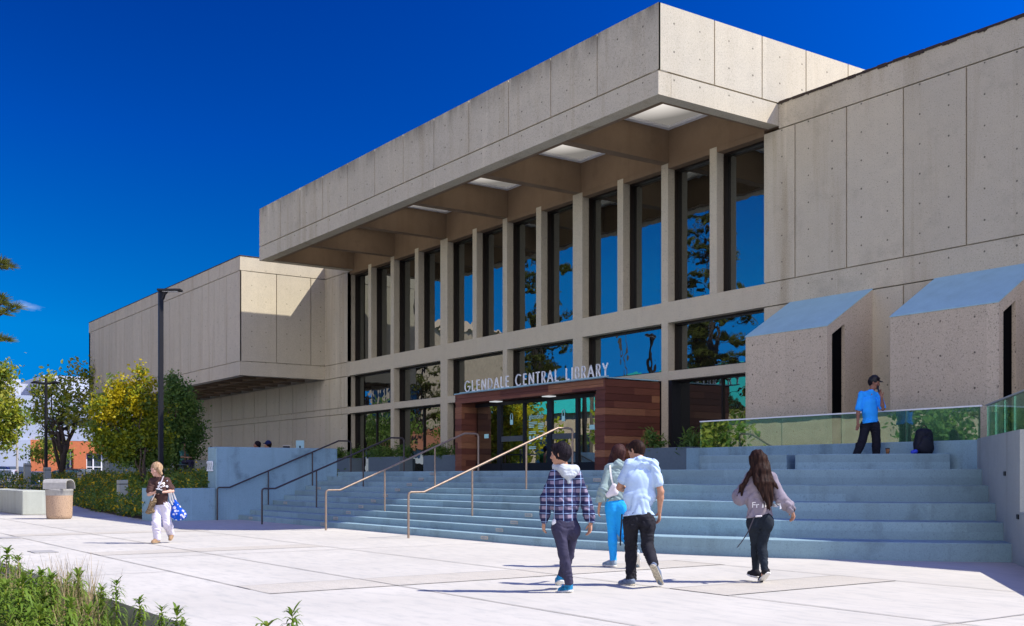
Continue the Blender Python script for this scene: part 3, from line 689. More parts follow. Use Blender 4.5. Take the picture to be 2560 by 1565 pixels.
# --- stair handrails
RAIL_LABELS = ['dark handrail against the 222 wall, leftmost on the stairs', 'dark handrail in the shade, standing free beside the wall-side one', 'sunlit tan handrail between the shaded rail and the plaid-shirt man', 'long sunlit tan handrail nearest the man in the plaid shirt']
for i, (X, mt) in enumerate(((-32.86, 'darkrail'), (-29.3, 'darkrail'), (-25.17, 'steel'), (-21.01, 'steel'))):
    Hh = empty('stair_handrail', (X, 12, 0), RAIL_LABELS[i], 'handrail', 'handrails on the entrance stairs')
    def L(y, z): return (0, y - 12, z)
    mb = MB(); rr = .026
    mb.tube([L(11.85, 0), L(11.85, .93), L(11.865, .975), L(11.91, 1.0), L(12.24, 1.0), L(15.93, 2.5), L(16.28, 2.5), L(16.34, 2.48), L(16.37, 2.43), L(16.37, Z0)], rr, 12); auto_smooth(mb.build('rail', M[mt], Hh), 60)
    for y in (13.5, 15.0):
        zt = 1.0 + (y - 12.24) / 3.69 * 1.5; zb = .1485 * (math.floor((y - 12.58) / .375) + 1)
        mb = MB(); mb.tube([L(y, zb), L(y, zt - .01)], .022, 10); auto_smooth(mb.build('post', M[mt], Hh), 60)
# ================================================================== vegetation builders
def mat_leaf(name, c1, c2, trans=.45, sc_=6.):
    t = NT(name); n = t.noise(sc_, 1, .5); n2 = t.noise(.9, 2, .5)
    col = t.mix(t.rng(n, .3, .7), c1, c2); col = t.mix(t.math('MULTIPLY', t.rng(n2, .35, .7), .4), col, tuple(c * .55 for c in c1))
    d = t.bsdf(col, .55, spec=.25); tr = t.n('BsdfTranslucent', Color=col)
    ms = t.n('MixShader'); t.put(ms.inputs[0], trans); t.put(ms.inputs[1], d); t.put(ms.inputs[2], tr.outputs[0]); return t.done(ms.outputs[0])
M['leaf_green'] = mat_leaf('mid_green_leaves', (0.126, 0.219, 0.042), (0.230, 0.321, 0.058))
M['leaf_dark'] = mat_leaf('dark_green_leaves', (0.082, 0.173, 0.041), (0.145, 0.260, 0.058))
M['leaf_yel'] = mat_leaf('yellow_autumn_leaves', (.50, .40, .008), (.60, .50, .015), .4)
M['leaf_ylg'] = mat_leaf('yellow_green_leaves', (.22, .26, .012), (.34, .36, .02), .4)
M['leaf_bright'] = mat_leaf('fresh_green_leaves', (0.125, 0.225, 0.025), (0.213, 0.300, 0.037), .4)
M['leaf_olive'] = mat_leaf('olive_leaves', (0.325, 0.349, 0.055), (0.500, 0.476, 0.075), .4)
M['needle'] = mat_leaf('pine_needles', (0.091, 0.111, 0.018), (0.169, 0.169, 0.026), .25)
M['flower'] = mat_leaf('yellow_flowers', (.62, .42, .01), (.75, .55, .03), .3)
M['bark'] = mat_flat('grey_brown_bark', (.10, .075, .055), .9, var=.4, scale=14)
M['barkd'] = mat_flat('dark_bark', (.045, .035, .028), .9, var=.4, scale=14)
M['drygrass'] = mat_leaf('dry_grass', (.40, .28, .13), (.50, .38, .20), .3)
def rand_unit(rng, n):
    v = rng.normal(size=(n, 3)); return v / np.linalg.norm(v, axis=1, keepdims=True)
def leaf_quads(rng, P, size, aspect=.55, bias=(0, 0, .3), var=.65):
    n = len(P); t = rand_unit(rng, n) ; nn = rand_unit(rng, n) + np.array(bias)
    s = np.cross(t, nn); s /= np.linalg.norm(s, axis=1, keepdims=True) + 1e-9
    L = size * (1 + var * rng.uniform(-1, 1, n))[:, None]
    c = P; V = np.stack([c - t * L * .5, c + s * L * aspect * .5, c + t * L * .5, c - s * L * aspect * .5], 1).reshape(-1, 3)
    return V, np.arange(4 * n).reshape(n, 4)
def crown_points(rng, blobs, nclump, per, spread, shell=.6):
    """blobs: (centre, radii) ellipsoids; leaves gather in clumps so that gaps stay open"""
    vol = np.array([b[1][0] * b[1][1] * b[1][2] for b in blobs]) ** .75; vol = vol / vol.sum(); out_ = []; cl = []
    for (c, r), v in zip(blobs, vol):
        k = max(3, int(nclump * v)); d = rand_unit(rng, k) * (rng.uniform(0, 1, k) ** shell)[:, None]
        q = np.array(c) + d * np.array(r)
        for p in q:
            m = int(per * rng.uniform(.5, 1.5)); out_.append(p + rng.normal(size=(m, 3)) * spread * rng.uniform(.6, 1.3)); cl.append(p)
    return out_, np.array(cl)
def foliage(name, rng, blobs, nclump, per, spread, size, mats, pick=None, parent=None, aspect=.55, shell=.6):
    pts, cl = crown_points(rng, blobs, nclump, per, spread, shell)
    mi = np.concatenate([np.full(len(p), (pick(c) if pick else rng.integers(len(mats)))) for p, c in zip(pts, cl)])
    P = np.concatenate(pts); V, F = leaf_quads(rng, P, size, aspect)
    return link_mesh(name, np_mesh(name, V, F, mi), mats, parent), cl
def limb(mb, a, b, r0, r1, rng, wob=.06, n=5):
    a, b = Vector(a), Vector(b); L = (b - a).length; pts = []
    for i in range(n + 1):
        t = i / n; p = a.lerp(b, t) + Vector(rng.normal(size=3)) * L * wob * math.sin(math.pi * t) * .6 + Vector((0, 0, 1)) * L * .05 * math.sin(math.pi * t); pts.append(p)
    mb.tube(pts, [r0 + (r1 - r0) * i / n for i in range(n + 1)], 7); return pts
def tree(name, loc, trunk_top, r0, blobs, nclump, per, spread, size, mats, label, cat='tree', group=None, pick=None, bark='bark', seed=1, limbs=6, aspect=.55, stems=None):
    rng = np.random.default_rng(seed); T = empty(name, loc, label, cat, group)
    f, cl = foliage('crown', rng, blobs, nclump, per, spread, size, mats, pick, T, aspect)
    mb = MB()
    for (b0, b1) in (stems or [((0, 0, -.2), trunk_top)]):
        pts = limb(mb, b0, b1, r0, r0 * .62, rng, .04)
        for k in range(limbs):
            e = cl[rng.integers(len(cl))]; s = pts[min(len(pts) - 1, 2 + int(rng.integers(len(pts) - 2)))]
            q = limb(mb, s, Vector(s).lerp(Vector(e), .85), r0 * .5, r0 * .12, rng, .10)
            for _ in range(2):
                e2 = cl[np.argmin(np.linalg.norm(cl - np.array(q[3]) - rng.normal(size=3) * .8, axis=1))]; limb(mb, q[3], Vector(q[3]).lerp(Vector(e2), .9), r0 * .25, r0 * .06, rng, .1, 3)
    mb.build('trunk', M[bark], T, True); return T

# ------------------------------------------------------------------ hedge bed at the left
bed = [(-33.5, 10.15), (-34.6, 10.15), (-38.1, 10.40), (-43.3, 10.95), (-48, 11.6), (-52.5, 12.3), (-55, 11.6), (-62, 10.6), (-76, 9.5), (-76, 17), (-33.9, 15.2)]
mb = MB(); mb.add([(x, y, .03) for x, y in bed], [tuple(range(len(bed)))]); tag(mb.build('bed_soil', M['soil']), kind='structure')
def in_poly(x, y, poly):
    c = False; n = len(poly)
    for i in range(n):
        x1, y1 = poly[i]; x2, y2 = poly[(i + 1) % n]
        if (y1 > y) != (y2 > y) and x < (x2 - x1) * (y - y1) / (y2 - y1) + x1: c = not c
    return c
rng = np.random.default_rng(11); P = []; mi = []
def edge_y(x): return np.interp(-x, [33.5, 34.6, 38.1, 43.3, 48, 52.5, 55, 62, 76], [10.15, 10.15, 10.4, 10.95, 11.6, 12.3, 11.6, 10.6, 9.5])
n = 0
while n < 3400:
    x = -rng.uniform(33.6, 76) if rng.uniform() < .45 else -rng.uniform(33.6, 56); ey = edge_y(x); dyy = rng.uniform() ** 1.6 * (16.5 - ey); y = ey + .1 + dyy
    h = .42 + .42 * min(1, dyy / .9) + .16 * min(dyy, 3) + .12 * math.sin(x * 1.3 + y * 2.1) + rng.normal() * .06
    if dyy < .5: h *= rng.uniform(.35, 1)
    m = int(rng.integers(10, 18)); c = np.array([x, y, h]); P.append(c + rng.normal(size=(m, 3)) * np.array([.16, .16, .12]))
    fl = rng.uniform(size=m) < (.20 if x < -47 else .11); mi.append(np.where(fl, 3, (1 if rng.uniform() < .4 else (2 if rng.uniform() < .25 else 0)))); n += 1
P = np.concatenate(P); mi = np.concatenate(mi); V, F = leaf_quads(rng, P, .095, .6)
o = link_mesh('hedge', np_mesh('hedge', V, F, mi), [M['leaf_green'], M['leaf_dark'], M['leaf_ylg'], M['flower']])
tag(o, 'low green ground-cover shrubs with yellow flowers filling the bed beside the stairs', 'shrubs', kind='stuff')

# ------------------------------------------------------------------ trees on the left
def blob_px(L, D0):
    """crown ellipsoids given as (px, py, half width px, half height px, depth offset)"""
    r = []
    for px, py, a, b, dd in L: D = D0 + dd; s = D / 2758.3; r.append((tuple(pt(px, py, D)), (a * s, max(a, b) * s * .9, b * s)))
    return r
def shift(bl, base): return [((c[0] - base[0], c[1] - base[1], c[2] - base[2]), r) for c, r in bl]
b0 = pt(357, 1205, 41.5); base = Vector((b0.x, b0.y, .1))
bl = shift(blob_px([(300, 965, 26, 30, 0), (355, 955, 16, 34, 0), (335, 1010, 52, 36, 0), (285, 1030, 60, 40, 0), (262, 1010, 36, 34, -.3), (250, 1085, 42, 26, 0), (300, 1100, 60, 34, .2), (350, 1090, 52, 50, .3), (370, 1030, 40, 50, .5), (330, 1140, 60, 26, .3), (275, 1125, 46, 18, 0), (395, 1110, 30, 50, .6)], 41.5), base)
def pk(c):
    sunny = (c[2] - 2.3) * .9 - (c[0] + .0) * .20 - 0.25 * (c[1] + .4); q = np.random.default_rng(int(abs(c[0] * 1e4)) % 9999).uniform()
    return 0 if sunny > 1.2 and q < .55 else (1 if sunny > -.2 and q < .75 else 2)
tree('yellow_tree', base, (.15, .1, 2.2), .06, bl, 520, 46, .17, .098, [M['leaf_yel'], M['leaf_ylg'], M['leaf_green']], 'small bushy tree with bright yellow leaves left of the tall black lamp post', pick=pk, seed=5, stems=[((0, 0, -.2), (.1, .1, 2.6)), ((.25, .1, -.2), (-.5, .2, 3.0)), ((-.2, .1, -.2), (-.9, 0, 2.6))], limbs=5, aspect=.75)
b0 = pt(440, 1200, 47); base = Vector((b0.x, b0.y, .1))
bl = shift(blob_px([(430, 960, 26, 34, 0), (450, 1000, 40, 44, 0), (470, 1010, 30, 30, 0), (425, 1060, 46, 50, 0), (462, 1075, 44, 40, 0), (487, 1088, 28, 24, 0), (440, 1125, 60, 40, 0), (400, 1140, 40, 34, 0), (478, 1130, 26, 28, 0)], 47), base)
tree('dark_tree', base, (0, 0, 2.6), .09, bl, 470, 46, .19, .105, [M['leaf_dark'], M['leaf_green'], M['leaf_dark']], 'dark green shaded tree under the overhanging wing, right of the tall black lamp post', seed=7, limbs=6)
b0 = pt(146, 1170, 66); base = Vector((b0.x, b0.y, .2))
bl = shift(blob_px([(100, 985, 30, 34, 0), (130, 960, 34, 26, 0), (165, 985, 30, 36, 0), (95, 1040, 34, 30, 0), (150, 1030, 36, 30, 0), (205, 1000, 26, 34, 0), (190, 1050, 44, 20, 0), (215, 940, 22, 50, 3), (225, 1055, 26, 14, 0), (115, 1075, 24, 14, 0)], 66), base)
tree('street_tree', base, (.6, .3, 3.0), .24, bl, 170, 22, .30, .21, [M['leaf_green'], M['leaf_olive'], M['leaf_ylg']], 'thin-leaved street tree with a dark forked trunk in front of the orange brick storefront', seed=9, bark='barkd', limbs=10)
b0 = pt(110, 1180, 84); base = Vector((b0.x, b0.y, .4))
bl = shift(blob_px([(118, 1110, 22, 26, 0), (150, 1125, 16, 30, 0), (90, 1130, 14, 24, 0)], 84), base)
tree('young_tree', base, (0, 0, 1.6), .07, bl, 70, 26, .3, .2, [M['leaf_bright'], M['leaf_olive']], 'low bright green young tree in front of the orange brick wall', seed=10, limbs=4)
b0 = pt(-60, 1200, 52); base = Vector((b0.x, b0.y, .1))
bl = shift(blob_px([(5, 935, 34, 24, 0), (-10, 990, 48, 44, 0), (22, 1040, 40, 40, 0), (0, 1075, 40, 40, 0), (-60, 960, 60, 70, 0), (-70, 1080, 60, 50, 0), (45, 1055, 18, 20, 0), (10, 1115, 16, 10, 0), (25, 1095, 20, 16, 0)], 52), base)
tree('broadleaf_tree', base, (0, 0, 3.2), .17, bl, 420, 30, .24, .17, [M['leaf_olive'], M['leaf_green'], M['leaf_ylg']], 'leafy green tree at the left picture edge beside the pale building', seed=12, limbs=8)
# pine whose branch tips reach in from the left
def pine(loc, H, r0, seed, label, group=None, tips=None, nb=46, low=.25, wide=.19, needle=.34, per=80):
    rng = np.random.default_rng(seed); T = empty('pine_tree', loc, label, 'tree', group); mb = MB(); mb.tube([(0, 0, -.4), (.1, 0, H * .4), (-.05, .05, H * .75), (0, 0, H)], [r0, r0 * .75, r0 * .4, r0 * .1], 9)
    cen = []
    for k in range(nb):
        t = low + (1 - low) * (k / nb) ** .9; z = H * t; a = k * 2.4 + rng.normal() * .3; L = H * wide * (1.1 - t) ** .5 * rng.uniform(.25, 1.35)
        e = np.array([math.cos(a) * L, math.sin(a) * L, z + L * rng.uniform(-.05, .35)]); limb(mb, (0, 0, z - .2), e, r0 * .22 * (1.2 - t), .02, rng, .08, 4)
        for q in rng.uniform(.35, 1.05, 4): cen.append(np.array([0, 0, z]) * (1 - q) + e * q + rng.normal(size=3) * .035 * L)
    for p in (tips or []):
        e = np.array(p) - np.array(loc); z = e[2] - .6; limb(mb, (0, 0, z), e, .07, .015, rng, .04, 5); cen += [e, e + rng.normal(size=3) * .08] 
        for q in (.55, .75): cen.append(np.array([0, 0, z]) * (1 - q) + e * q)
    mb.build('trunk', M['barkd'], T, True)
    V = []; k = 0
    for c in cen:
        m = per; d = rand_unit(rng, m); d[:, 2] = np.abs(d[:, 2]) * .8 - .15; s = np.cross(d, rand_unit(rng, m)); s /= np.linalg.norm(s, axis=1, keepdims=True)
        b = c + d * .04; L = needle * rng.uniform(.7, 1.15, m)[:, None]; wd = .014 * needle / .34
        V.append(np.stack([b - s * wd, b + s * wd, b + d * L + s * wd * .3, b + d * L - s * wd * .3], 1).reshape(-1, 3))
    V = np.concatenate(V); link_mesh('crown', np_mesh('needles', V, np.arange(len(V)).reshape(-1, 4)), M['needle'], T); return T
bp_ = pt(-150, 1300, 20); 
pine((bp_.x, bp_.y, 0), 11.5, .22, 21, 'pine tree whose needle tufts reach in at the left picture edge', tips=[pt(2, 655, 19.6), pt(4, 760, 19.6), pt(1, 745, 19.7), pt(6, 785, 19.5), pt(-4, 848, 19.6), pt(-2, 670, 19.5)], nb=20, wide=.05, needle=.17, per=110)

# ------------------------------------------------------------------ across the street (what the windows mirror)
gp = 'tall pines across the street'
for i, (x, y, H, lab) in enumerate([(-64.6, -19.8, 24.5, 'tall pine mirrored in the windows next to the right wing'), (-88.7, -20, 23.5, 'tall pine mirrored in the middle windows above the entrance'), (-106, -16, 22, 'tall pine mirrored in the windows left of the entrance'), (-70.5, -24, 15, 'short pine beside the tallest mirrored pine'), (-96, -25, 16, 'short pine behind the middle mirrored pine')]):
    pine((x, y, 0), H, .4, 31 + i, lab, gp, nb=44, wide=.19, needle=.95, per=80, low=.22)
gp = 'street trees mirrored in the lower windows'
labs = ['round yellow-green tree across the lawn, first of the mirrored row', 'olive round tree across the lawn beside the pale house', 'bright green tree in the middle of the mirrored row', 'dark green tree behind the mirrored lawn', 'yellow-leaved young tree at the lawn edge, smallest of the mirrored row', 'mid green tree at the near end of the mirrored row', 'tall olive tree at the far end of the mirrored row', 'yellow bushy tree facing the porch doors', 'dark bushy tree left of the yellow one facing the doors', 'yellow-green bushy tree right of the yellow one facing the doors']
for i, (x, y, H, mm) in enumerate([(-118, -2, 9, ('leaf_ylg', 'leaf_olive')), (-104, -6, 8.5, ('leaf_olive', 'leaf_green')), (-92, -4, 9, ('leaf_bright', 'leaf_green')), (-80, -10, 8, ('leaf_dark', 'leaf_green')), (-62, 2.0, 5.6, ('leaf_yel', 'leaf_ylg', 'leaf_green')), (-52, -13, 7, ('leaf_green', 'leaf_olive')), (-132, -10, 12, ('leaf_olive', 'leaf_dark')), (-56, 1.5, 6.6, ('leaf_yel', 'leaf_ylg')), (-66, -1.5, 7.2, ('leaf_dark', 'leaf_green')), (-53, -4.5, 6.4, ('leaf_ylg', 'leaf_green'))]):
    R_ = H * .42
    tree('broadleaf_tree', (x, y, -.2), (0, 0, H * .4), .16, [((0, 0, H * .66), (R_, R_, H * .34)), ((R_ * .5, .6, H * .55), (R_ * .6, R_ * .6, H * .22)), ((-R_ * .5, -.5, H * .58), (R_ * .6, R_ * .6, H * .25))], 110, 26, .45, .34, [M[q] for q in mm], labs[i], group=gp, seed=50 + i, limbs=5)
M['beige'] = mat_flat('beige_render', (.55, .42, .28), .85, scale=1.5); M['teal'] = mat_flat('teal_metal_roof', (.03, .42, .34), .45, var=.06, scale=2); M['brickred'] = mat_flat('terracotta', (.36, .14, .07), .85)
def house(name, x0, x1, y0, y1, h, wall, label, cat='building', roof=None, rh=2.5, wins=(), face='+y'):
    B = empty(name, ((x0 + x1) / 2, (y0 + y1) / 2, 0), label, cat); ox, oy = (x0 + x1) / 2, (y0 + y1) / 2
    mb = MB(); mb.box(x0 - ox, x1 - ox, y0 - oy, y1 - oy, -.5, h); mb.build('wall', wall, B)
    if roof:
        mb = MB(); e = .5; a, b, c, d = x0 - ox - e, x1 - ox + e, y0 - oy - e, y1 - oy + e; m = (c + d) / 2
        mb.add([(a, c, h), (b, c, h), (b, d, h), (a, d, h), (a + 1.5, m, h + rh), (b - 1.5, m, h + rh)], [(0, 1, 5, 4), (2, 3, 4, 5), (1, 2, 5), (3, 0, 4), (3, 2, 1, 0)]); mb.build('roof', roof, B)
    for (a, b, z0, z1) in wins:
        mb = MB()
        if face == '+y': mb.box(a - ox, b - ox, y1 - oy - .02, y1 - oy + .05, z0, z1)
        else: mb.box(x1 - ox - .02, x1 - ox + .05, a - oy, b - oy, z0, z1)
        mb.build('window', M['glass'], B)
    return B
house('teal_roof_building', -112, -76, -52, -36, 8.5, M['beige'], 'long low building with a turquoise metal roof across the street', roof=M['teal'], rh=5, wins=[(-110 + 4 * k, -107.5 + 4 * k, 2, 6) for k in range(8)])
house('beige_tower', -140, -126, -42, -28, 21, M['beige'], 'tall beige building with tall dark windows across the street', wins=[(-138, -135.5, 8, 19), (-134, -131.5, 8, 19), (-130, -127.5, 8, 19)], roof=M['beige'], rh=1.5)
house('pale_house', -112, -99, -22, -13, 4.2, M['white'], 'white house with a terracotta tiled roof across the lawn', roof=M['brickred'], rh=2.6, wins=[(-110, -108, 1, 2.6), (-105, -103, 1, 2.6)])
house('low_garage', -66, -36, -36, -27, 6.2, M['beige'], 'low pale building mirrored in the glass balustrade', wins=[(-60 + 4 * k, -57.6 + 4 * k, 1.2, 3.4) for k in range(6)], roof=M['beige'], rh=.6)
for i_, (x, y, H) in enumerate([(-37.5, -17, 6.5)]): tree('broadleaf_tree', (x, y, -.2), (0, 0, H * .4), .16, [((0, 0, H * .66), (H * .4, H * .4, H * .34)), ((H * .2, .6, H * .55), (H * .25, H * .25, H * .22))], 90, 26, .45, .34, [M['leaf_dark'], M['leaf_green']], ['dark tree before the low pale building mirrored in the glass balustrade'][i_], group='dark trees mirrored in the balustrade', seed=80 + i_, limbs=4)
mb = MB(); mb.tube([(0, 0, -.5), (0, 0, 17)], [.2, .13], 8); mb.box(-1.2, 1.2, -.06, .06, 15.8, 15.95); o = mb.build('utility_pole', M['bark']); o.location = (-84, -26.8, 0); tag(o, 'brown wooden utility pole mirrored in the window above the sign', 'pole')

# ------------------------------------------------------------------ background street at the left
mb = MB(); mb.box(-150, -77, -6, 60, -.35, .62); tag(mb.build('street', M['asphalt']), kind='structure')
M['palewall'] = mat_flat('pale_lavender_panels', (.36, .40, .48), .7, var=.04, scale=.8)
M['orange'] = mat_flat('orange_brick', (.50, .15, .06), .85, var=.10, scale=6)
M['shop'] = mat_flat('dark_shop_glass', (.05, .065, .075), .2, spec=.6)
def fpx(px, X=-105.):  D = -X / (0.8213 - .5705 * ((px - 1280) / 2758.3)); return pt(px, 1189.2, D).y
def fz(py, X=-105., px=120): D = -X / (0.8213 - .5705 * ((px - 1280) / 2758.3)); return CAM_H + (1189.2 - py) / 2758.3 * D
SH = empty('storefront', (-105, 22, .6), 'white panelled building with an orange brick ground floor behind the parked cars', 'building'); SH.location = (0, 0, 0)
X0 = -105
mb = MB(); mb.box(X0 - 25, X0 - .3, fpx(-90), 44, fz(1100), fz(990)); mb.box(X0 - 25, X0, fpx(132), 44, fz(1101), fz(1063)); mb.box(X0 - 25, X0 + .02, fpx(-90), fpx(76), .5, fz(1100)); mb.build('panel_wall', M['palewall'], SH)
mb = MB(); mb.box(X0 - .28, X0 - .2, fpx(118), 44, fz(1062), fz(1041)); mb.build('strip_window', M['shop'], SH)
mb = MB(); mb.box(X0 - 20, X0 - .02, fpx(76), fpx(152), .5, fz(1100)); mb.box(X0 - 20, X0 - .02, fpx(184), fpx(216), .5, fz(1100)); mb.box(X0 - 20, X0 - .02, fpx(152), fpx(184), fz(1122), fz(1100)); mb.box(X0 - 20, X0 - .02, fpx(216), 44, fz(1132), fz(1100)); mb.build('brick_wall', M['orange'], SH)
mb = MB(); mb.box(X0 - .5, X0 - .45, fpx(152), fpx(184), .5, fz(1122)); mb.box(X0 - .5, X0 - .45, fpx(216), 44, .5, fz(1132)); mb.build('shop_window', M['shop'], SH)
mb = MB()
for px in (177, 234, 255, 217): mb.box(X0 - .45, X0 - .35, fpx(px), fpx(px + 3), .5, fz(1124))
for a, b, y in ((152, 180, 1134), (216, 260, 1166), (216, 260, 1133)): mb.box(X0 - .45, X0 - .36, fpx(a), fpx(b), fz(y + 2), fz(y))
for px in (153, 160): mb.box(X0 - .40, X0 - .33, fpx(px), fpx(px + 1.5), fz(1168), fz(1148))
mb.build('window_frame', M['white'], SH)
UB = empty('upper_block', (0, 0, 0), 'white stepped rooftop block above the panelled building at the far left', 'building')
mb = MB(); mb.box(-128, -118, fpx(-80, -118), fpx(52, -118), 8, fz(952, -118)); mb.box(-135, -121, fpx(52, -121), fpx(108, -121), 8, fz(962, -121)); mb.box(-130, -116, fpx(108, -116), 46, 8, fz(938, -116)); mb.build('wall', mat_flat('off_white_panels', (.46, .48, .54), .7, var=.03), UB)
mb = MB(); mb.box(-117.99, -117.9, fpx(30, -118), fpx(34, -118), fz(978, -118), fz(973, -118)); mb.build('vent', M['shop'], UB)
# street lamps
def lamp_tall():
    b = pt(402, 1250, 37); T = empty('lamp_post', (b.x, b.y, 0), 'tall square black lamp post with a flat LED head in the flower bed', 'lamp post')
    zt = (pt(403, 727, 37)).z; mb = MB(); h = .075
    mb.box(-h, h, -h, h, 0, zt); bevel(mb.build('pole', M['black'], T), .012); ax = Vector((RT.x, RT.y, 0)).normalized(); ay = Vector((-ax.y, ax.x, 0))
    mb = MB(); p = [Vector((0, 0, zt - .02)) - ax * .09, Vector((0, 0, zt - .02)) + ax * .70]
    q = [p[0] - ay * .17, p[1] - ay * .15, p[1] + ay * .15, p[0] + ay * .17]; mb.prism(q, (0, 0, .075)); mb.tube([Vector((0, 0, zt - .28)) + ax * .05, Vector((0, 0, zt - .1)) + ax * .12, Vector((0, 0, zt - .02)) + ax * .22], [.07, .06, .05], 8); bevel(mb.build('lamp_head', M['black'], T), .02)
    mb = MB(); q = [Vector((0, 0, zt - .025)) + ax * a + ay * c for a, c in ((.08, -.1), (.58, -.1), (.58, .1), (.08, .1))]; mb.prism(q, (0, 0, -.012)); mb.build('led_panel', M['white'], T)
lamp_tall()
b = pt(115, 1200, 58); T = empty('street_lamp', (b.x, b.y, 0), 'thin black street lamp with two curved arms before the white building', 'street lamp'); zt = pt(115, 958, 58).z; mb = MB(); mb.tube([(0, 0, 0), (0, 0, zt + .25)], [.10, .07], 8); mb.build('pole', M['black'], T)
ax = Vector((RT.x, RT.y, 0))
for s in (-1, 1):
    mb = MB(); L = .8 if s < 0 else .72
    mb.tube([Vector((0, 0, zt - .05)), ax * s * L * .3 + Vector((0, 0, zt)), ax * s * L * .7 + Vector((0, 0, zt + .06)), ax * s * L + Vector((0, 0, zt + .02))], [.05, .06, .08, .03], 8); mb.build('lamp_arm', M['black'], T)
b = pt(43, 1200, 88); T = empty('street_lamp', (b.x, b.y, .6), 'thin grey far street lamp with one curved arm beside the leafy tree', 'street lamp'); zt = pt(43, 1012, 88).z - .6; mb = MB(); mb.tube([(0, 0, 0), (0, 0, zt), Vector((0, 0, zt + .35)) + ax * .15, Vector((0, 0, zt + .5)) + ax * .5], [.1, .07, .06, .05], 8); mb.build('pole', M['plate'], T)
# parked cars
def car(px, D, hx, col, label, zb=.62, rough=.25):
    b = pt(px, 1189, D); T = empty('parked_car', (b.x, b.y, zb), label, 'car', 'cars parked along the street', rz=hx)
    paint = mat_flat('car_paint_' + label.split()[0], col, rough, .3, spec=.6, var=.04)
    mb = MB(); prof = [(-2.2, .35), (2.2, .35), (2.28, .62), (2.15, .86), (1.2, .98), (.45, 1.5), (-1.0, 1.56), (-1.95, 1.05), (-2.25, .95)]
    mb.prism([(x, -.88, z) for x, z in prof], (0, 1.76, 0)); bevel(mb.build('body', paint, T), .09, 3)
    mb = MB(); 
    for s in (-1, 1): mb.prism([(x, s * .885, z) for x, z in [(1.0, 1.0), (.42, 1.42), (-.95, 1.47), (-1.6, 1.05)]], (0, s * .012, 0))
    mb.prism([(1.12, -.7, 1.04), (.52, -.64, 1.47), (.52, .64, 1.47), (1.12, .7, 1.04)], (.03, 0, .02)); mb.prism([(-1.93, -.7, 1.09), (-1.1, -.64, 1.53), (-1.1, .64, 1.53), (-1.93, .7, 1.09)], (-.02, 0, .03)); mb.build('window', M['shop'], T)
    for x in (-1.35, 1.4):
        for s in (-1, 1): mb = MB(); mb.tube([(x, s * .74, .34), (x, s * .93, .34)], .34, 16); mb.build('wheel', M['black'], T)
    for s in (-1, 1): mb = MB(); mb.box(2.16, 2.25, s * .78, s * .5, .68, .80); mb.build('headlight', M['white'], T)
car(33, 94, .3, (.01, .02, .09), 'navy parked car at the far left of the street'); car(8, 86, -.3, (.50, .52, .55), 'silver parked car at the left picture edge', .3)
car(88, 94, .25, (.02, .09, .22), 'blue parked car behind the pale bollard by the flowers', .2); car(176, 88, 1.4, (.02, .07, .09), 'dark teal parked car in front of the shop door', .25)
car(205, 98, .4, (.008, .009, .012), 'black parked car next to the shop window', .45)
# ------------------------------------------------------------------ furniture on the plaza
M['grit'] = mat_concrete('tan_pebble_aggregate', (.38, .26, .175), (.42, .30, .21), streak=.1, speck=.9, bumpy=.5)
M['cast'] = mat_flat('cast_grey_lid', (.34, .33, .31), .7)
T = empty('litter_bin', (-36.7, 8.12, 0), 'round pebble-aggregate litter bin with a grey domed hood on the plaza', 'litter bin')
mb = MB(); mb.lathe([(.0, 0), (.33, 0), (.37, .03), (.385, .12), (.40, .72), (.40, .74), (0, .74)], n=32); auto_smooth(mb.build('body', M['grit'], T), 50)
mb = MB(); mb.lathe([(.395, .74), (.405, .76), (.405, .86), (.415, .87), (.415, .93), (.39, .94), (0, .94)], n=32); auto_smooth(mb.build('collar', M['cast'], T), 50)
mb = MB(); nn = 12; a0 = Vector((RT.x, RT.y, 0)); a1 = Vector((-a0.y, a0.x, 0))       # hooded barrel lid, open to one side
prof = [(-.39, 0), (-.39, .20), (-.34, .28), (-.2, .31), (.05, .315), (.22, .28), (.33, .20), (.38, .08), (.385, 0)]
inn = [(x * .9, z * .88) for x, z in prof]; n_ = len(prof); L = .36
ring = lambda p, k: [tuple(a0 * (x * .0 + k) + a1 * x * .96 + Vector((0, 0, .94 + z))) for x, z in p]
W = [ring(prof, -L), ring(prof, L), ring(inn, -L + .05), ring(inn, L)]
for i in range(n_ - 1):
    for A_, B_ in ((0, 1), (3, 2)): mb.add([W[A_][i], W[A_][i + 1], W[B_][i + 1], W[B_][i]], [(0, 1, 2, 3)])
    mb.add([W[1][i], W[1][i + 1], W[3][i + 1], W[3][i]], [(0, 1, 2, 3)])
mb.add(W[0], [tuple(range(n_))]); mb.add(W[2], [tuple(range(n_))]); auto_smooth(mb.build('hood', M['cast'], T), 40)
mb = MB(); mb.box(-47.4, -41.2, 7.86, 8.55, 0, .50); mb.box(-43.4, -41.2, 7.9, 8.55, .5, .87) if False else None
mb = MB(); mb.prism([(-41.0, 7.86, 0), (-41.0, 8.75, 0), (-48.5, 8.75, 0), (-48.5, 7.86, 0)], (0, 0, .84)); o = mb.build('plaza_block', M['con_wall']); bevel(o, .03); tag(o, 'pale concrete seat block at the left picture edge', 'seat block')
mb = MB(); mb.box(-49.2, -46.2, 9.6, 10.0, 0, .62); o = mb.build('plaza_block', M['con_wall']); bevel(o, .03); tag(o, 'smaller pale concrete block behind the litter bin', 'seat block')
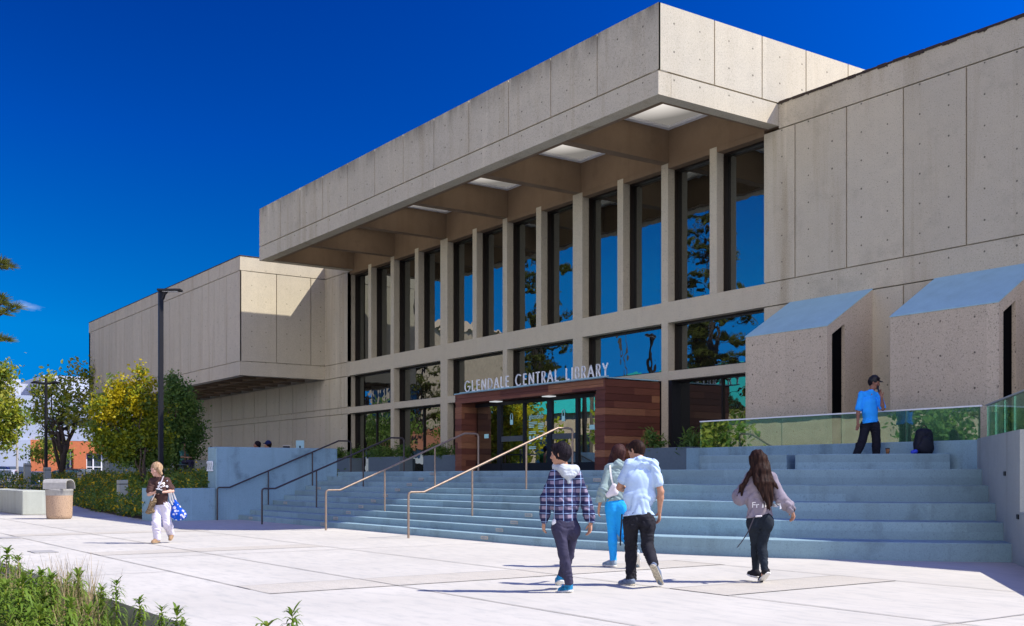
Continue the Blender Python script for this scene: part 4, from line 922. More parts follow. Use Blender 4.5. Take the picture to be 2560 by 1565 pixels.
def bollard(px, py0, py1, D, label):
    s = D / 2758.3; t_, b_ = pt(px, py0, D), pt(px, py1, D); T = empty('bollard_light', (b_.x, b_.y, 0), label, 'bollard', 'square bollard lights in the flower bed'); mb = MB(); h = .16
    mb.box(-h, h, -h, h, 0, t_.z); bevel(mb.build('body', M['con_wall'], T), .015); mb = MB(); mb.box(-h - .004, h + .004, -h - .004, h + .004, t_.z - .16, t_.z - .13); mb.build('light_slot', M['black'], T)
bollard(203, 1181, 1217, 54, 'pale bollard light in the hedge right of the litter bin'); bollard(306, 1200, 1245, 39.5, 'pale bollard light in the hedge left of the walking woman')
bollard(68, 1158, 1192, 58, 'pale bollard light before the navy car'); bollard(118, 1168, 1195, 56, 'pale bollard light below the two-armed street lamp'); bollard(265, 1145, 1180, 62, 'square pale post under the yellow tree')
for px, py, lab in ((22, 1345, 'flush pale utility cover in the paving at the left picture edge'), (108, 1380, 'flush pale utility cover in the paving above the foreground plants')):
    p = pt(px, py, CAM_H * 2758.3 / (py - 1189.2)); mb = MB(); mb.box(-.34, .30, -.2, .2, .004, .012); o = mb.build('utility_cover', M['cast']); o.location = (p.x, p.y, 0); tag(o, lab, 'utility cover')
# planters on the landing
M['planter'] = mat_flat('slate_grey_planter', (.13, .17, .20), .6, var=.06)
def planter(x0, x1, y, label, ht=.62, seed=1, over=1.0):
    T = empty('planter', ((x0 + x1) / 2, y, Z0), label, 'planter', 'planters on the landing'); w_ = (x1 - x0) / 2; mb = MB(); mb.box(-w_, w_, -.3, .3, 0, ht); bevel(mb.build('trough', M['planter'], T), .02)
    rng = np.random.default_rng(seed); nb = max(2, int(w_ * 2.6)); bl = [((-w_ + .2 + (2 * w_ - .4) * k / max(1, nb - 1), rng.normal() * .08, ht + .16), (.34 * over, .34, .26 * over)) for k in range(nb)]
    foliage('shrub', rng, bl, 34 * nb, 16, .08, .15, [M['leaf_dark'], M['leaf_dark'], M['leaf_green']], parent=T, aspect=.22)
planter(-43.6, -41.9, 21.1, 'grey planter with dark shrubs at the left end of the landing', seed=1); planter(-40.2, -37.6, 21.1, 'long grey planter with dark shrubs between the two left windows', seed=2)
planter(-35.6, -33.2, 21.0, 'grey planter with dark shrubs left of the entrance porch', seed=3); planter(-23.1, -21.2, 20.8, 'grey planter with a bushy dark shrub right of the entrance porch', .64, 4, 1.25)
# terrace behind the number wall, and the things on it
mb = MB(); mb.prism([(-60, 16.2, -.3), (-33.8, 15.0, -.3), (-33.8, 22, -.3), (-60, 22, -.3)], (0, 0, 1.62)); tag(mb.build('terrace', M['con_new']), kind='structure')
mb = MB(); mb.box(-52.5, -38.5, 15.5, 15.75, 0, 1.95); mb.box(-52.6, -38.4, 15.47, 15.78, 1.951, 1.99); o = mb.build('terrace_wall', M['con_wall']); tag(o, 'low shaded concrete terrace wall behind the flower bed', 'wall')
T = empty('library_sign', (-46.4, 17.0, 1.32), 'black letters reading Library standing on a low pale plinth before the back wall', 'sign')
mb = MB(); mb.box(-.9, 1.1, -.15, .15, 0, .98); mb.build('plinth', M['con_wall'], T)
me = text_mesh('Library', .36, .03); o = link_mesh('lettering', me, M['black'], T); o.rotation_euler = (rad(90), 0, rad(30)); o.location = (-.45, -.1, 1.0)
p = pt(750, 1122, 41); T = empty('notice_stand', (p.x, p.y, 1.32), 'small pale blue notice panel on a post behind the number wall', 'notice'); mb = MB(); zt = pt(750, 1101, 41).z - 1.32
mb.tube([(0, 0, 0), (0, 0, zt - .2)], .03, 8); mb.build('post', M['black'], T); mb = MB(); mb.prism([tuple(RT * a) for a in (-.15, .15)] + [tuple(RT * .15 + VW * .03), tuple(RT * -.15 + VW * .03)], (0, 0, .30)); o = mb.build('panel', M['con_slope'], T); o.location = (0, 0, zt - .3)
p = pt(716, 1119, 38.5); T = empty('laptop', (p.x, p.y, p.z - .1), 'small open laptop with a pale rim just above the number wall', 'laptop'); mb = MB(); mb.prism([RT * -.12, RT * .12, RT * .12 + VW * .012, RT * -.12 + VW * .012], (0, 0, .16)); mb.build('screen', M['black'], T)
mb = MB(); mb.prism([RT * -.13, RT * .13, RT * .13 + VW * .014, RT * -.13 + VW * .014], (0, 0, .012)); o = mb.build('screen_rim', M['white'], T); o.location = (0, 0, .161); mb = MB(); mb.prism([RT * -.13 - VW * .2, RT * .13 - VW * .2, RT * .13, RT * -.13], (0, 0, -.015)); mb.build('keyboard', M['black'], T)
mb = MB(); mb.box(-.6, .6, -.35, .35, -.04, 0); mb.tube([(0, 0, -.72), (0, 0, -.04)], .04, 8); o = mb.build('terrace_table', M['planter']); o.location = (p.x, p.y, p.z - .118); tag(o, 'grey terrace table hidden behind the number wall, under the laptop', 'table')
# ------------------------------------------------------------------ foreground planting
def plant_mesh(rng, H):
    V = []; F = []; mi = []
    def strip(pts, wds, side):
        n0 = len(V)
        for p, wd in zip(pts, wds): V.append(p - side * wd); V.append(p + side * wd)
        for i in range(len(pts) - 1): F.append((n0 + 2 * i, n0 + 2 * i + 1, n0 + 2 * i + 3, n0 + 2 * i + 2)); mi.append(0)
    lean = rng.normal(size=2) * .05
    nw = int(H / .034)
    for k in range(nw):
        t = .18 + .82 * k / nw; z = H * t; base = np.array([lean[0] * t, lean[1] * t, z]); m = int(rng.integers(5, 8)); a0 = rng.uniform(0, 6.3)
        L0 = (.20 - .06 * t) * (1 if k < nw - 2 else .75)
        for j in range(m):
            a = a0 + j * 6.283 / m + rng.normal() * .2; d = np.array([math.cos(a), math.sin(a), 0]); L = L0 * rng.uniform(.7, 1.2); up = (.75 if t < .9 else 1.25) + rng.normal() * .12; dr_ = rng.uniform(.6, 1.25)
            pts = [base + d * L * q * (.95 - .15 * q) + np.array([0, 0, 1]) * L * (up * q - dr_ * q * q) for q in (0, .3, .62, 1)]
            strip(pts, [.004, .0125, .010, .001], np.array([-math.sin(a), math.cos(a), 0]))
    mb = MB(); mb.tube([(0, 0, 0), (lean[0] * .5, lean[1] * .5, H * .5), (lean[0], lean[1], H)], [.009, .007, .003], 5); me_f = np_mesh('foliage', np.array(V), np.array(F))
    return me_f, mb
rng = np.random.default_rng(77); protos = []
for k in range(6):
    me_f, mb = plant_mesh(rng, (.62, .74, .84, .68, .92, .56)[k]); protos.append((me_f, mb))
pm = []
def new_plant(k, loc, rz, s, label, group):
    T = empty('leafy_perennial_plant', loc, label, 'plant', group, rz); T.scale = (s, s, s)
    if pm and len(pm) > k: fo, st = pm[k]
    else:
        fo = protos[k][0]; fo.materials.append(M['leaf_bright']); ob = protos[k][1].build('stem', M['leaf_olive'], T); st = ob.data; pm.append((fo, st)); link_mesh('foliage', fo, None, T); return T
    link_mesh('foliage', fo, None, T); link_mesh('stem', st, None, T); return T
GL = 'upright green plant with whorls of narrow drooping leaves in the foreground bed'; GG = 'leafy plants in the foreground bed'
for k in range(6): new_plant(k, (-13.4 + .9 * k, 2.2 - .15 * k, -.34), k, 1, GL, GG)
spec = [(50, 1388, 12.3, 4, 'tall dense green plant standing above the others at the far left of the bed'), (292, 1452, 10.6, 2, None), (4, 1372, 12.8, 1, None), (103, 1428, 11.8, 3, None), (140, 1432, 11.6, 1, None), (205, 1430, 11.2, 0, None), (240, 1465, 10.9, 3, None), (360, 1498, 9.6, 1, None), (403, 1517, 9.2, 2, None), (437, 1524, 9.0, 0, None), (460, 1552, 8.7, 3, None), (730, 1524, 7.9, 2, 'lone green plant tip at the bottom edge of the picture'), (664, 1556, 7.7, 5, None)]
for px, py, D, k, lab in spec:
    p = pt(px, py, D); H = (.62, .74, .84, .68, .92, .56)[k]; z0 = max(-.34, p.z - H * 1.15)
    new_plant(k, (p.x, min(p.y, 3.22), -.34), rng.uniform(0, 6), (p.z + .34) / H, lab or GL, None if lab else GG)
for k in range(62):
    px = rng.uniform(-20, 440); D = rng.uniform(8.0, 12.4); p = pt(px, 1500, D)
    ymax = 1400 + max(0, px - 60) * .42
    top = pt(px, ymax + rng.uniform(40, 120), D); H0 = (.62, .74, .84, .68, .92, .56)[k % 6]
    if p.y > 3.1 or top.z < -.15: continue
    new_plant(k % 6, (p.x, p.y, -.34), rng.uniform(0, 6), min(1.15, (top.z + .34) / H0), GL, GG)
for k in range(48):
    px = rng.uniform(-30, 262); D = rng.uniform(10.4, 14.2); p = pt(px, 1500, D); H0 = (.62, .74, .84, .68, .92, .56)[k % 6]
    if not 1.9 < p.y < 3.2: continue
    top = pt(px, 1425 + max(0, px - 150) * .35 + rng.uniform(0, 45), D)
    new_plant(k % 6, (p.x, p.y, -.34), rng.uniform(0, 6), min(1.15, max(.5, (top.z + .34) / H0)), GL, GG)
V = []; 
for k in range(650):                        # tall dry seed stems
    px = rng.choice([165, 185, 150, 20, 5, 420, 232]) + rng.normal() * 26; D = rng.uniform(10.5, 13); p = pt(px, 1500, D)
    if p.y > 3.15: continue
    H = rng.uniform(.45, .85); a = rng.uniform(0, 6.3); d = np.array([math.cos(a), math.sin(a), 0]); b_ = np.array([p.x, p.y, -.34]); s = np.array([-d[1], d[0], 0]) * .003; m_ = b_ + d * H * .08 + np.array([0, 0, H * .55]); t_ = b_ + d * H * .25 + np.array([0, 0, H])
    V += [b_ - s, b_ + s, m_ + s, m_ - s, m_ - s, m_ + s, t_ + s * .3, t_ - s * .3]
ND = len(V) // 4

for k in range(5200):
    px = rng.uniform(-60, 470); D = rng.uniform(7.6, 13); p = pt(px, 1500, D)
    if p.y > 3.2: continue
    dry = (math.sin(p.x * 2.1) + math.sin(p.y * 3.3 + 1)) > .2
    H = rng.uniform(.15, .42) * (1.25 if dry else .7); a = rng.uniform(0, 6.3); d = np.array([math.cos(a), math.sin(a), 0]); b_ = np.array([p.x, p.y, -.34]); s = np.array([-d[1], d[0], 0]) * .004
    V += [b_ - s, b_ + s, b_ + d * H * .18 + np.array([0, 0, H * .6]) + s, b_ + d * H * .18 + np.array([0, 0, H * .6]) - s, b_ + d * H * .18 + np.array([0, 0, H * .6]) - s, b_ + d * H * .18 + np.array([0, 0, H * .6]) + s, b_ + d * H * .5 + np.array([0, 0, H]) + s * .2, b_ + d * H * .5 + np.array([0, 0, H]) - s * .2]
V = np.array(V); F = np.arange(len(V)).reshape(-1, 4); mi = (np.sin(V[::4, 0] * 2.1) + np.sin(V[::4, 1] * 3.3 + 1) > .2).astype(int); mi[:ND] = 1
tag(link_mesh('grass', np_mesh('grass', V, F, mi), [M['leaf_bright'], M['drygrass']]), 'dry and green grass growing between the plants in the foreground bed', 'grass', kind='stuff')
# ================================================================== people
from mathutils.bvhtree import BVHTree
VN = np.array(VW); RN = np.array(RT); ZN = np.array((0., 0, 1))
def field(prims, h, k, disp=None, pad=.06):
    lo = np.array([np.inf] * 3); hi = -lo
    for p in prims:
        for c, r in p['ends']: lo = np.minimum(lo, np.array(c) - r); hi = np.maximum(hi, np.array(c) + r)
    lo -= pad; hi += pad; n = np.ceil((hi - lo) / h).astype(int) + 1
    F = np.full(n, .5, np.float32)
    ax = [lo[i] + h * np.arange(n[i]) for i in range(3)]
    for p in prims:
        a = np.array(p['ends'][0][0]); b = np.array(p['ends'][-1][0]); ra, rb = p['ends'][0][1], p['ends'][-1][1]; m = max(ra, rb) * max(1, p.get('ext', 1)) + k + .03
        l2 = np.minimum(a, b) - m; h2 = np.maximum(a, b) + m
        i0 = np.clip(((l2 - lo) / h).astype(int), 0, n - 1); i1 = np.clip(((h2 - lo) / h).astype(int) + 2, 1, n)
        X, Y, Z = np.meshgrid(*[ax[i][i0[i]:i1[i]] for i in range(3)], indexing='ij'); Q = np.stack([X - a[0], Y - a[1], Z - a[2]], -1); BA = b - a
        for v, f in p.get('flat', ()):              # squash along an axis
            v = np.array(v); pr_ = Q @ v; bb = BA @ v; 
            t_ = 0
            L2 = BA @ BA; tt = np.clip((Q @ BA) / L2, 0, 1) if L2 > 1e-9 else 0
            off = pr_ - tt * bb; Q = Q + (off * (1 / f - 1))[..., None] * v
        L2 = BA @ BA; tt = np.clip((Q @ BA) / L2, 0, 1) if L2 > 1e-9 else np.zeros(Q.shape[:3])
        d = np.linalg.norm(Q - tt[..., None] * BA, axis=-1) - (ra + (rb - ra) * tt)
        S = F[i0[0]:i1[0], i0[1]:i1[1], i0[2]:i1[2]]; kk = p.get('k', k)
        if p.get('sub'): S[...] = np.maximum(S, -d); continue
        hh = np.clip(.5 + .5 * (S - d) / kk, 0, 1); S[...] = S * (1 - hh) + d * hh - kk * hh * (1 - hh)
    if disp is not None:
        X, Y, Z = np.meshgrid(*ax, indexing='ij'); F += disp(X, Y, Z).astype(np.float32)
    F[0] = F[-1] = .5; F[:, 0] = F[:, -1] = .5; F[:, :, 0] = F[:, :, -1] = .5
    return F, lo
def surf_nets(F, lo, h):
    S = F < 0; n = F.shape; m = tuple(i - 1 for i in n); cnt = np.zeros(m, np.int16); P = np.zeros(m + (3,), np.float32)
    cs = [(i, j, k) for i in (0, 1) for j in (0, 1) for k in (0, 1)]
    g = lambda A, o: A[o[0]:o[0] + m[0], o[1]:o[1] + m[1], o[2]:o[2] + m[2]]
    for o in cs:
        for ax in range(3):
            if o[ax]: continue
            q = list(o); q[ax] = 1; a, b = g(F, o), g(F, q); x = g(S, o) != g(S, q)
            if not x.any(): continue
            t = a[x] / (a[x] - b[x]); pp = np.zeros((len(t), 3), np.float32) + np.array(o, np.float32); pp[:, ax] += t; P[x] += pp; cnt[x] += 1
    act = cnt > 0; idx = np.full(m, -1, np.int64); idx[act] = np.arange(act.sum()); ijk = np.argwhere(act)
    V = (P[act] / cnt[act][:, None] + ijk) * h + lo; Fc = []
    for ax in range(3):
        u, v = (ax + 1) % 3, (ax + 2) % 3; sl0 = [slice(1, -1)] * 3; sl1 = [slice(1, -1)] * 3; sl0[ax] = slice(0, -1); sl1[ax] = slice(1, None)
        a, b = S[tuple(sl0)], S[tuple(sl1)]; e = np.argwhere(a != b)
        if not len(e): continue
        flip = a[tuple(e.T)]; base = e.copy(); base[:, u] += 1; base[:, v] += 1
        def c(du, dv): q = base.copy(); q[:, u] += du; q[:, v] += dv; return idx[tuple(q.T)]
        q = np.stack([c(-1, -1), c(0, -1), c(0, 0), c(-1, 0)], 1); q[~flip] = q[~flip][:, ::-1]; Fc.append(q)
    return V, np.concatenate(Fc)
def sdf_obj(name, prims, mat, parent, h=.009, k=.02, disp=None, cut=None):
    F, lo = field(prims, h, k, disp)
    if cut is not None:                           # straight hem
        zz = lo[2] + h * np.arange(F.shape[2]); xx = lo[0] + h * np.arange(F.shape[0]); yy = lo[1] + h * np.arange(F.shape[1])
        wv = .012 * np.sin(9 * xx)[:, None, None] + .010 * np.sin(11 * yy + 1)[None, :, None]; F = np.maximum(F, (cut + wv - zz[None, None, :]).astype(np.float32))
    V, Q = surf_nets(F, lo, h); o = link_mesh(name, np_mesh(name, V, Q), mat, parent, True); return o
def cap(a, b, ra, rb=None, **kw): return dict(ends=[(np.array(a, float), ra), (np.array(b, float), ra if rb is None else rb)], **kw)
def ball(c, r, **kw): return cap(c, c, r, r, **kw)
def nrm(v): v = np.array(v, float); return v / (np.linalg.norm(v) + 1e-9)
def lerp(a, b, t): return np.array(a) * (1 - t) + np.array(b) * t
def wrinkle(amp, f=1., seed=0.):
    def d(X, Y, Z):
        u = 30 * f * X + 24 * f * Y + seed; v = 34 * f * Z - 24 * f * X + 20 * f * Y + seed * 1.7
        a = np.sin(v + 1.9 * np.sin(u * .45) + 1.4 * np.sin(16 * f * Z + u * .25)); b = np.sin(1.7 * v - 1.6 * np.sin(u * .8 + 2) - 40 * f * Z); c = np.sin(1.6 * u + 1.8 * np.sin(v * .4))
        m = .6 + .4 * np.sin(11 * f * Z + 7 * f * X + seed)
        return amp * m * (.8 * (1 - 2 * np.abs(a)) + .5 * (1 - 2 * np.abs(b)) + .35 * c)
    return d
def mat_skin(name, c):
    t = NT(name); n = t.noise(9, 3); col = t.mix(t.rng(n, .3, .7), tuple(x * .88 for x in c), c); return t.done(t.bsdf(col, .5, spec=.35))
def mat_cloth(name, c, var=.18, rough=.9, scale=9, weave=.12):
    t = NT(name); n = t.noise(scale, 4, .6); w_ = t.noise(160, 2, .6); col = t.mix(t.rng(n, .3, .7), tuple(x * (1 - var) for x in c), tuple(min(1, x * (1 + var)) for x in c)); col = t.mix(t.math('MULTIPLY', w_, weave), col, tuple(x * .4 for x in c))
    return t.done(t.bsdf(col, rough, spec=.15, normal=t.bump(w_, .12, .004)))
def mat_hair(name, c, hi):
    t = NT(name); n = t.noise(55, 2, .6, (1, 1, .10)); col = t.mix(t.rng(n, .35, .7), c, hi); return t.done(t.bsdf(col, .6, spec=.08, normal=t.bump(n, .4, .01)))
SK = {'tan': mat_skin('tan_skin', (.46, .24, .15)), 'light': mat_skin('light_skin', (.62, .36, .27)), 'brown': mat_skin('brown_skin', (.27, .125, .08))}
HR = {'black': mat_hair('black_hair', (.008, .006, .008), (.020, .015, .020)), 'brown': mat_hair('dark_brown_hair', (.010, .0055, .005), (.040, .019, .013)), 'grey': mat_hair('grey_blond_hair', (.25, .15, .08), (.46, .33, .21)), 'red': mat_hair('reddish_hair', (.024, .010, .010), (.065, .028, .024))}
M['sole'] = mat_flat('pale_rubber_sole', (.72, .70, .66), .7); M['eye'] = mat_flat('dark_eye', (.02, .015, .012), .3); M['lip'] = mat_flat('lips', (.42, .16, .13), .6)

def person(label, D, foot, J, face, skin='tan', hd=None, pitch=0., female=False, neck_r=.052, hs=1.0, arms_bare=(), curl=(.5, .5), zbase=0.):
    """J: joint -> (px, py, depth offset); returns root, local joints, head frame, body prims"""
    r0 = pt(foot[0], foot[1], D); root = Vector((r0.x, r0.y, zbase)); T = empty('person', root, label, 'person')
    L = {}
    for n_, q in J.items(): L[n_] = np.array(pt(q[0], q[1], D + (q[2] if len(q) > 2 else 0)) - root)
    f = nrm(face); hd = nrm(f if hd is None else hd); hr = nrm(np.cross(hd, ZN)); hu = ZN
    hd2 = nrm(hd * math.cos(pitch) - hu * math.sin(pitch)); hu2 = nrm(np.cross(hr, hd2)); L['hd'], L['hr'], L['hu'] = hd2, hr, hu2
    r = nrm(np.cross(f, ZN)); L['f'], L['r'] = f, r
    c = L['head']; P = []
    H = lambda a, b, cc: c + (hr * a + hd2 * b + hu2 * cc) * hs
    fl = [(hr, .80)]
    P += [ball(H(0, -.012, .022), .098 * hs, flat=fl), cap(H(0, .028, -.02), H(0, .034, -.075), .070 * hs, .050 * hs, flat=[(hr, .86)]), cap(H(0, .06, -.085), H(0, .072, -.098), .026 * hs, .022 * hs)]
    P += [cap(H(0, .088, .012), H(0, .108, -.028), .010 * hs, .015 * hs, k=.012), ball(H(.012, .098, -.032), .010 * hs, k=.008), ball(H(-.012, .098, -.032), .010 * hs, k=.008)]
    P += [cap(H(-.04, .078, .032), H(.04, .078, .032), .014 * hs, .014 * hs, k=.014), ball(H(.048, .06, -.02), .022 * hs), ball(H(-.048, .06, -.02), .022 * hs)]
    P += [cap(H(-.018, .088, -.056), H(.018, .088, -.056), .009 * hs, .009 * hs, k=.01), cap(H(-.015, .086, -.068), H(.015, .086, -.068), .009 * hs, .009 * hs, k=.01)]
    for s in (-1, 1): P += [ball(H(.031 * s, .094, .012), .014 * hs, sub=True), ball(H(.031 * s, .078, .012), .0135 * hs, k=.004), cap(H(.079 * s, -.012, .022), H(.078 * s, -.006, -.018), .017 * hs, .011 * hs, flat=[(hr, .5)], k=.008)]
    P += [cap(L['neck'] - ZN * .02, H(0, -.015, -.05), neck_r, neck_r, k=.02)]
    P += [cap(L['pelvis'], L['chest'], .085, .085, flat=[(f, .7)], k=.03), cap(L['shL'] - ZN * .02, L['shR'] - ZN * .02, .032, .032, k=.02), cap(L['chest'], L['neck'], .055, .045, k=.02)]
    for s in 'LR':
        P += [cap(L['sh' + s], L['el' + s], .048 if not female else .040, .040 if not female else .034, k=.02), cap(L['el' + s], lerp(L['el' + s], L['wr' + s], .35), .039 if not female else .033, .040 if not female else .034, k=.02), cap(lerp(L['el' + s], L['wr' + s], .3), L['wr' + s], .040 if not female else .034, .026 if not female else .022, k=.02)]
        P += [cap(L['hip' + s], L['kn' + s], .07, .048, k=.03), cap(L['kn' + s], L['an' + s], .046, .034, k=.02), cap(L['an' + s], lerp(L['an' + s], L['toe' + s], .55), .033, .026, k=.02)]
        d = nrm(L['ha' + s] - L['wr' + s]); hl = np.linalg.norm(L['ha' + s] - L['wr' + s]); sgn = -1 if s == 'L' else 1
        # palm faces the thigh: side axis w runs along the knuckles, roughly fore-aft
        w_ = f - d * (f @ d); w_ = nrm(w_ if np.linalg.norm(w_) > .2 else r - d * (r @ d)); pn = nrm(np.cross(d, w_)); pn = pn if pn @ (-r * sgn) > 0 else -pn
        cu = curl[0 if s == 'L' else 1]; w0 = L['wr' + s]; pl = min(.095, hl * .55)
        for o_ in (-.026, -.009, .009, .026): P.append(cap(w0 + d * .01, w0 + d * pl + w_ * o_, .017, .0125, k=.012))
        for i_, (o_, fl_) in enumerate(((-.030, .055), (-.010, .072), (.010, .076), (.030, .068))):
            a = w0 + d * pl + w_ * o_; d1 = nrm(d + pn * cu * .5); d2 = nrm(d + pn * cu * 1.4); d3 = nrm(d + pn * cu * 2.6)
            b1 = a + d1 * fl_ * .45; b2 = b1 + d2 * fl_ * .35; b3 = b2 + d3 * fl_ * .28; P += [cap(a, b1, .0098, .0092, k=.003), cap(b1, b2, .0092, .0086, k=.003), cap(b2, b3, .0086, .0075, k=.003)]
        a = w0 + d * .028 + w_ * .026; b1 = a + nrm(w_ * .8 + d * .8 + pn * .3) * .038; b2 = b1 + nrm(d + w_ * .25 + pn * .5) * .032; P += [cap(a, b1, .014, .011, k=.008), cap(b1, b2, .011, .0085, k=.003)]
    sdf_obj('body', P, SK[skin], T, h=.0078, k=.014)
    # eyes, brows and mouth
    Q = [ball(H(.031 * s, .087, .012), .0068) for s in (-1, 1)]; sdf_obj('eyes', Q, M['eye'], T, h=.004, k=.002)
    Q = [cap(H(-.022, .093, -.062), H(.022, .093, -.062), .0055, .0055)]; sdf_obj('lips', Q, M['lip'], T, h=.004, k=.003)
    L['H'] = H; return T, L
def torso_prims(L, hem, wch=.165, ww=.145, wh=.155, fl=.66, grow=1.):
    f, r = L['f'], L['r']; pe, ch = L['pelvis'], L['chest']; mid = lerp(pe, ch, .5); F_ = [(f, fl)]
    hw = lambda p, w_, rr: cap(p - r * max(0, w_ - rr), p + r * max(0, w_ - rr), rr, rr, flat=[(f, fl)], k=.07)
    hem = hem - ZN * .07
    P = [hw(ch - ZN * .02, wch * grow * .93, .112 * grow), hw(lerp(pe, ch, .55), ww * grow, .105 * grow), hw(hem, wh * grow, .128 * grow)]
    P += [cap(lerp(pe, ch, .2), ch, .12 * grow, .13 * grow, flat=F_, k=.06), cap(L['shL'] - ZN * .01, L['shR'] - ZN * .01, .05 * grow, .05 * grow, k=.04), cap(L['shL'], L['neck'], .046 * grow, .052, k=.04), cap(L['shR'], L['neck'], .046 * grow, .052, k=.04), cap(hem, lerp(pe, ch, .5), .115 * grow, .12 * grow, flat=F_, k=.05)]
    return P
def sleeves(L, t_el, t_wr=None, r0=.066, r1=.058, r2=.045, puff=0):
    P = []
    for s in 'LR':
        a, e, w_ = L['sh' + s], L['el' + s], L['wr' + s]
        if t_wr is None: P.append(cap(a, lerp(a, e, t_el), r0, r1, k=.03)); continue
        P += [cap(a, e, r0, r1, k=.03), cap(e, lerp(e, w_, t_wr * .72), r1 + puff, r1 + puff * .7, k=.03), cap(lerp(e, w_, t_wr * .7), lerp(e, w_, t_wr), r1 + puff * .5, r2, k=.02)]
    return P
def trousers(L, rt=.095, rk=.066, ra=.055, hipw=.16, top=None, grow=1., end=.97):
    f, r = L['f'], L['r']; pe = L['pelvis'] if top is None else top; P = [cap(pe - r * (hipw - .11), pe + r * (hipw - .11), .100, .100, flat=[(f, .80)], k=.05)]
    for s in 'LR':
        P += [cap(L['hip' + s], L['kn' + s], rt, rk, k=.022), cap(lerp(L['hip' + s], pe, .35) - f * .015, L['hip' + s] - f * .03 - ZN * .04, .084, .080, k=.05), cap(L['kn' + s], lerp(L['kn' + s], L['an' + s], .35), rk, rk * .98, k=.022), cap(lerp(L['kn' + s], L['an' + s], .3), lerp(L['kn' + s], L['an' + s], end), rk * .98, ra, k=.022)]
    return P
def shoes(T, L, up, sole, h_=.075, ln=.25):
    for s in 'LR':
        a, t = L['an' + s], L['toe' + s]; d = nrm(t - a); fd = t - a; fd = nrm(fd)
        heel = L.get('he' + s); 
        if heel is None: heel = a - ZN * .06 - np.array([fd[0], fd[1], 0]) * .05
        ax = nrm(t - heel); n_ = ZN - ax * (ZN @ ax); n_ = nrm(n_) if np.linalg.norm(n_) > .15 else nrm(-L['f']) * -1; w_ = nrm(np.cross(ax, n_)); ln_ = np.linalg.norm(t - heel)
        P = [cap(heel + ax * .045 + n_ * .035, heel + ax * ln_ * .5 + n_ * .035, .042, .045, k=.02), cap(heel + ax * ln_ * .5 + n_ * .03, t - ax * .04 + n_ * .018, .046, .036, k=.02), cap(heel + ax * .05 + n_ * .05, a + ZN * .0, .040, .044, k=.03)]
        u = sdf_obj('shoe', P, up, T, h=.009, k=.02)
        P = [cap(heel + ax * .04 - n_ * .0, heel + ax * ln_ * .55, .044, .046, flat=[(n_, .42)], k=.01), cap(heel + ax * ln_ * .55, t - ax * .035 + n_ * .006, .050, .040, flat=[(n_, .40)], k=.01)]
        sdf_obj('sole', P, sole, u, h=.008, k=.01)
def on_surface(o_target, verts, direction, off=.004):
    me = o_target.data; bv = BVHTree.FromPolygons([v.co.copy() for v in me.vertices], [tuple(p.vertices) for p in me.polygons]); out_ = []
    d = Vector(direction).normalized()
    for v in verts:
        hit = bv.ray_cast(Vector(v) - d * 1.0, d); out_.append((hit[0] - d * off) if hit[0] is not None else Vector(v))
    return out_
def strap(name, pts, wdt, mat, parent, axis):
    mb = MB(); n0 = [Vector(p) for p in pts]; ax = Vector(axis).normalized() * wdt; th = VW * .004
    for a, b in zip(n0[:-1], n0[1:]): mb.prism([a - ax - th, a + ax - th, a + ax + th, a - ax + th], tuple(b - a))
    return mb.build(name, mat, parent)

# ---- young man in the plaid shirt (walks away, head turned left)
D = 12.85
J = dict(head=(1400, 1136.5), neck=(1413, 1172, .02), chest=(1412, 1213, .02), pelvis=(1413, 1306, .02), shL=(1387, 1187, .0), shR=(1441, 1189, .02), elL=(1365, 1246, -.03), elR=(1464, 1252, .04), wrL=(1361, 1301, .05), wrR=(1477, 1305, -.05), haL=(1357, 1334, .09), haR=(1474, 1340, -.07),
         hipL=(1398, 1318, .0), hipR=(1430, 1320, .04), knL=(1409, 1386, -.06), knR=(1421, 1388, .16), anL=(1423, 1458, -.03), anR=(1403, 1444, .34), toeL=(1396, 1480, .12), toeR=(1393, 1462, .52), heL=(1430, 1477, -.06), heR=(1403, 1452, .26))
T, L = person('young man in a blue plaid shirt with a grey hood, walking toward the stairs', D, (1412, 1481), J, VN * .85 - RN * .35, 'tan', hd=-RN * .93 + VN * .32, pitch=.08)
def mat_plaid():
    t = NT('blue_plaid_flannel'); x, y, z = t.xyz(); u = t.math('ADD', t.math('MULTIPLY', x, float(RN[0])), t.math('MULTIPLY', y, float(RN[1])))
    wob = t.math('MULTIPLY', t.noise(5, 2), .03); u = t.math('ADD', u, wob); z = t.math('ADD', z, wob)
    def st(c, per, off, wd): f_ = t.math('FRACT', t.math('DIVIDE', t.math('ADD', c, off), per)); return t.rng(t.math('ABSOLUTE', t.math('SUBTRACT', f_, .5)), wd, wd + .05, 1, 0)
    col = t.mix(t.math('MULTIPLY', st(z, .10, 0, .27), .95), (.24, .20, .27), (.012, .016, .06)); col = t.mix(t.math('MULTIPLY', st(u, .10, .03, .22), .72), col, (.014, .018, .06))
    col = t.mix(t.math('MULTIPLY', st(z, .10, .012, .012), .6), col, (.40, .55, .82)); col = t.mix(t.math('MULTIPLY', st(u, .10, .055, .012), .7), col, (.40, .58, .86))
    n = t.noise(120, 2); return t.done(t.bsdf(col, .9, spec=.1, normal=t.bump(n, .2, .004)))
hem = lerp(L['pelvis'], L['chest'], -.02)
sdf_obj('plaid_shirt', torso_prims(L, hem, .185, .178, .170, .70, 1.05) + sleeves(L, 1, .97, .062, .060, .046, .004), mat_plaid(), T, h=.009, k=.025, cut=float(L['pelvis'][2]) - .01, disp=wrinkle(.009, 1.1, 1.))
M['jean_navy'] = mat_cloth('dark_navy_jeans', (.045, .042, .075)); M['hood'] = mat_cloth('light_grey_hood', (.46, .50, .54), .08)
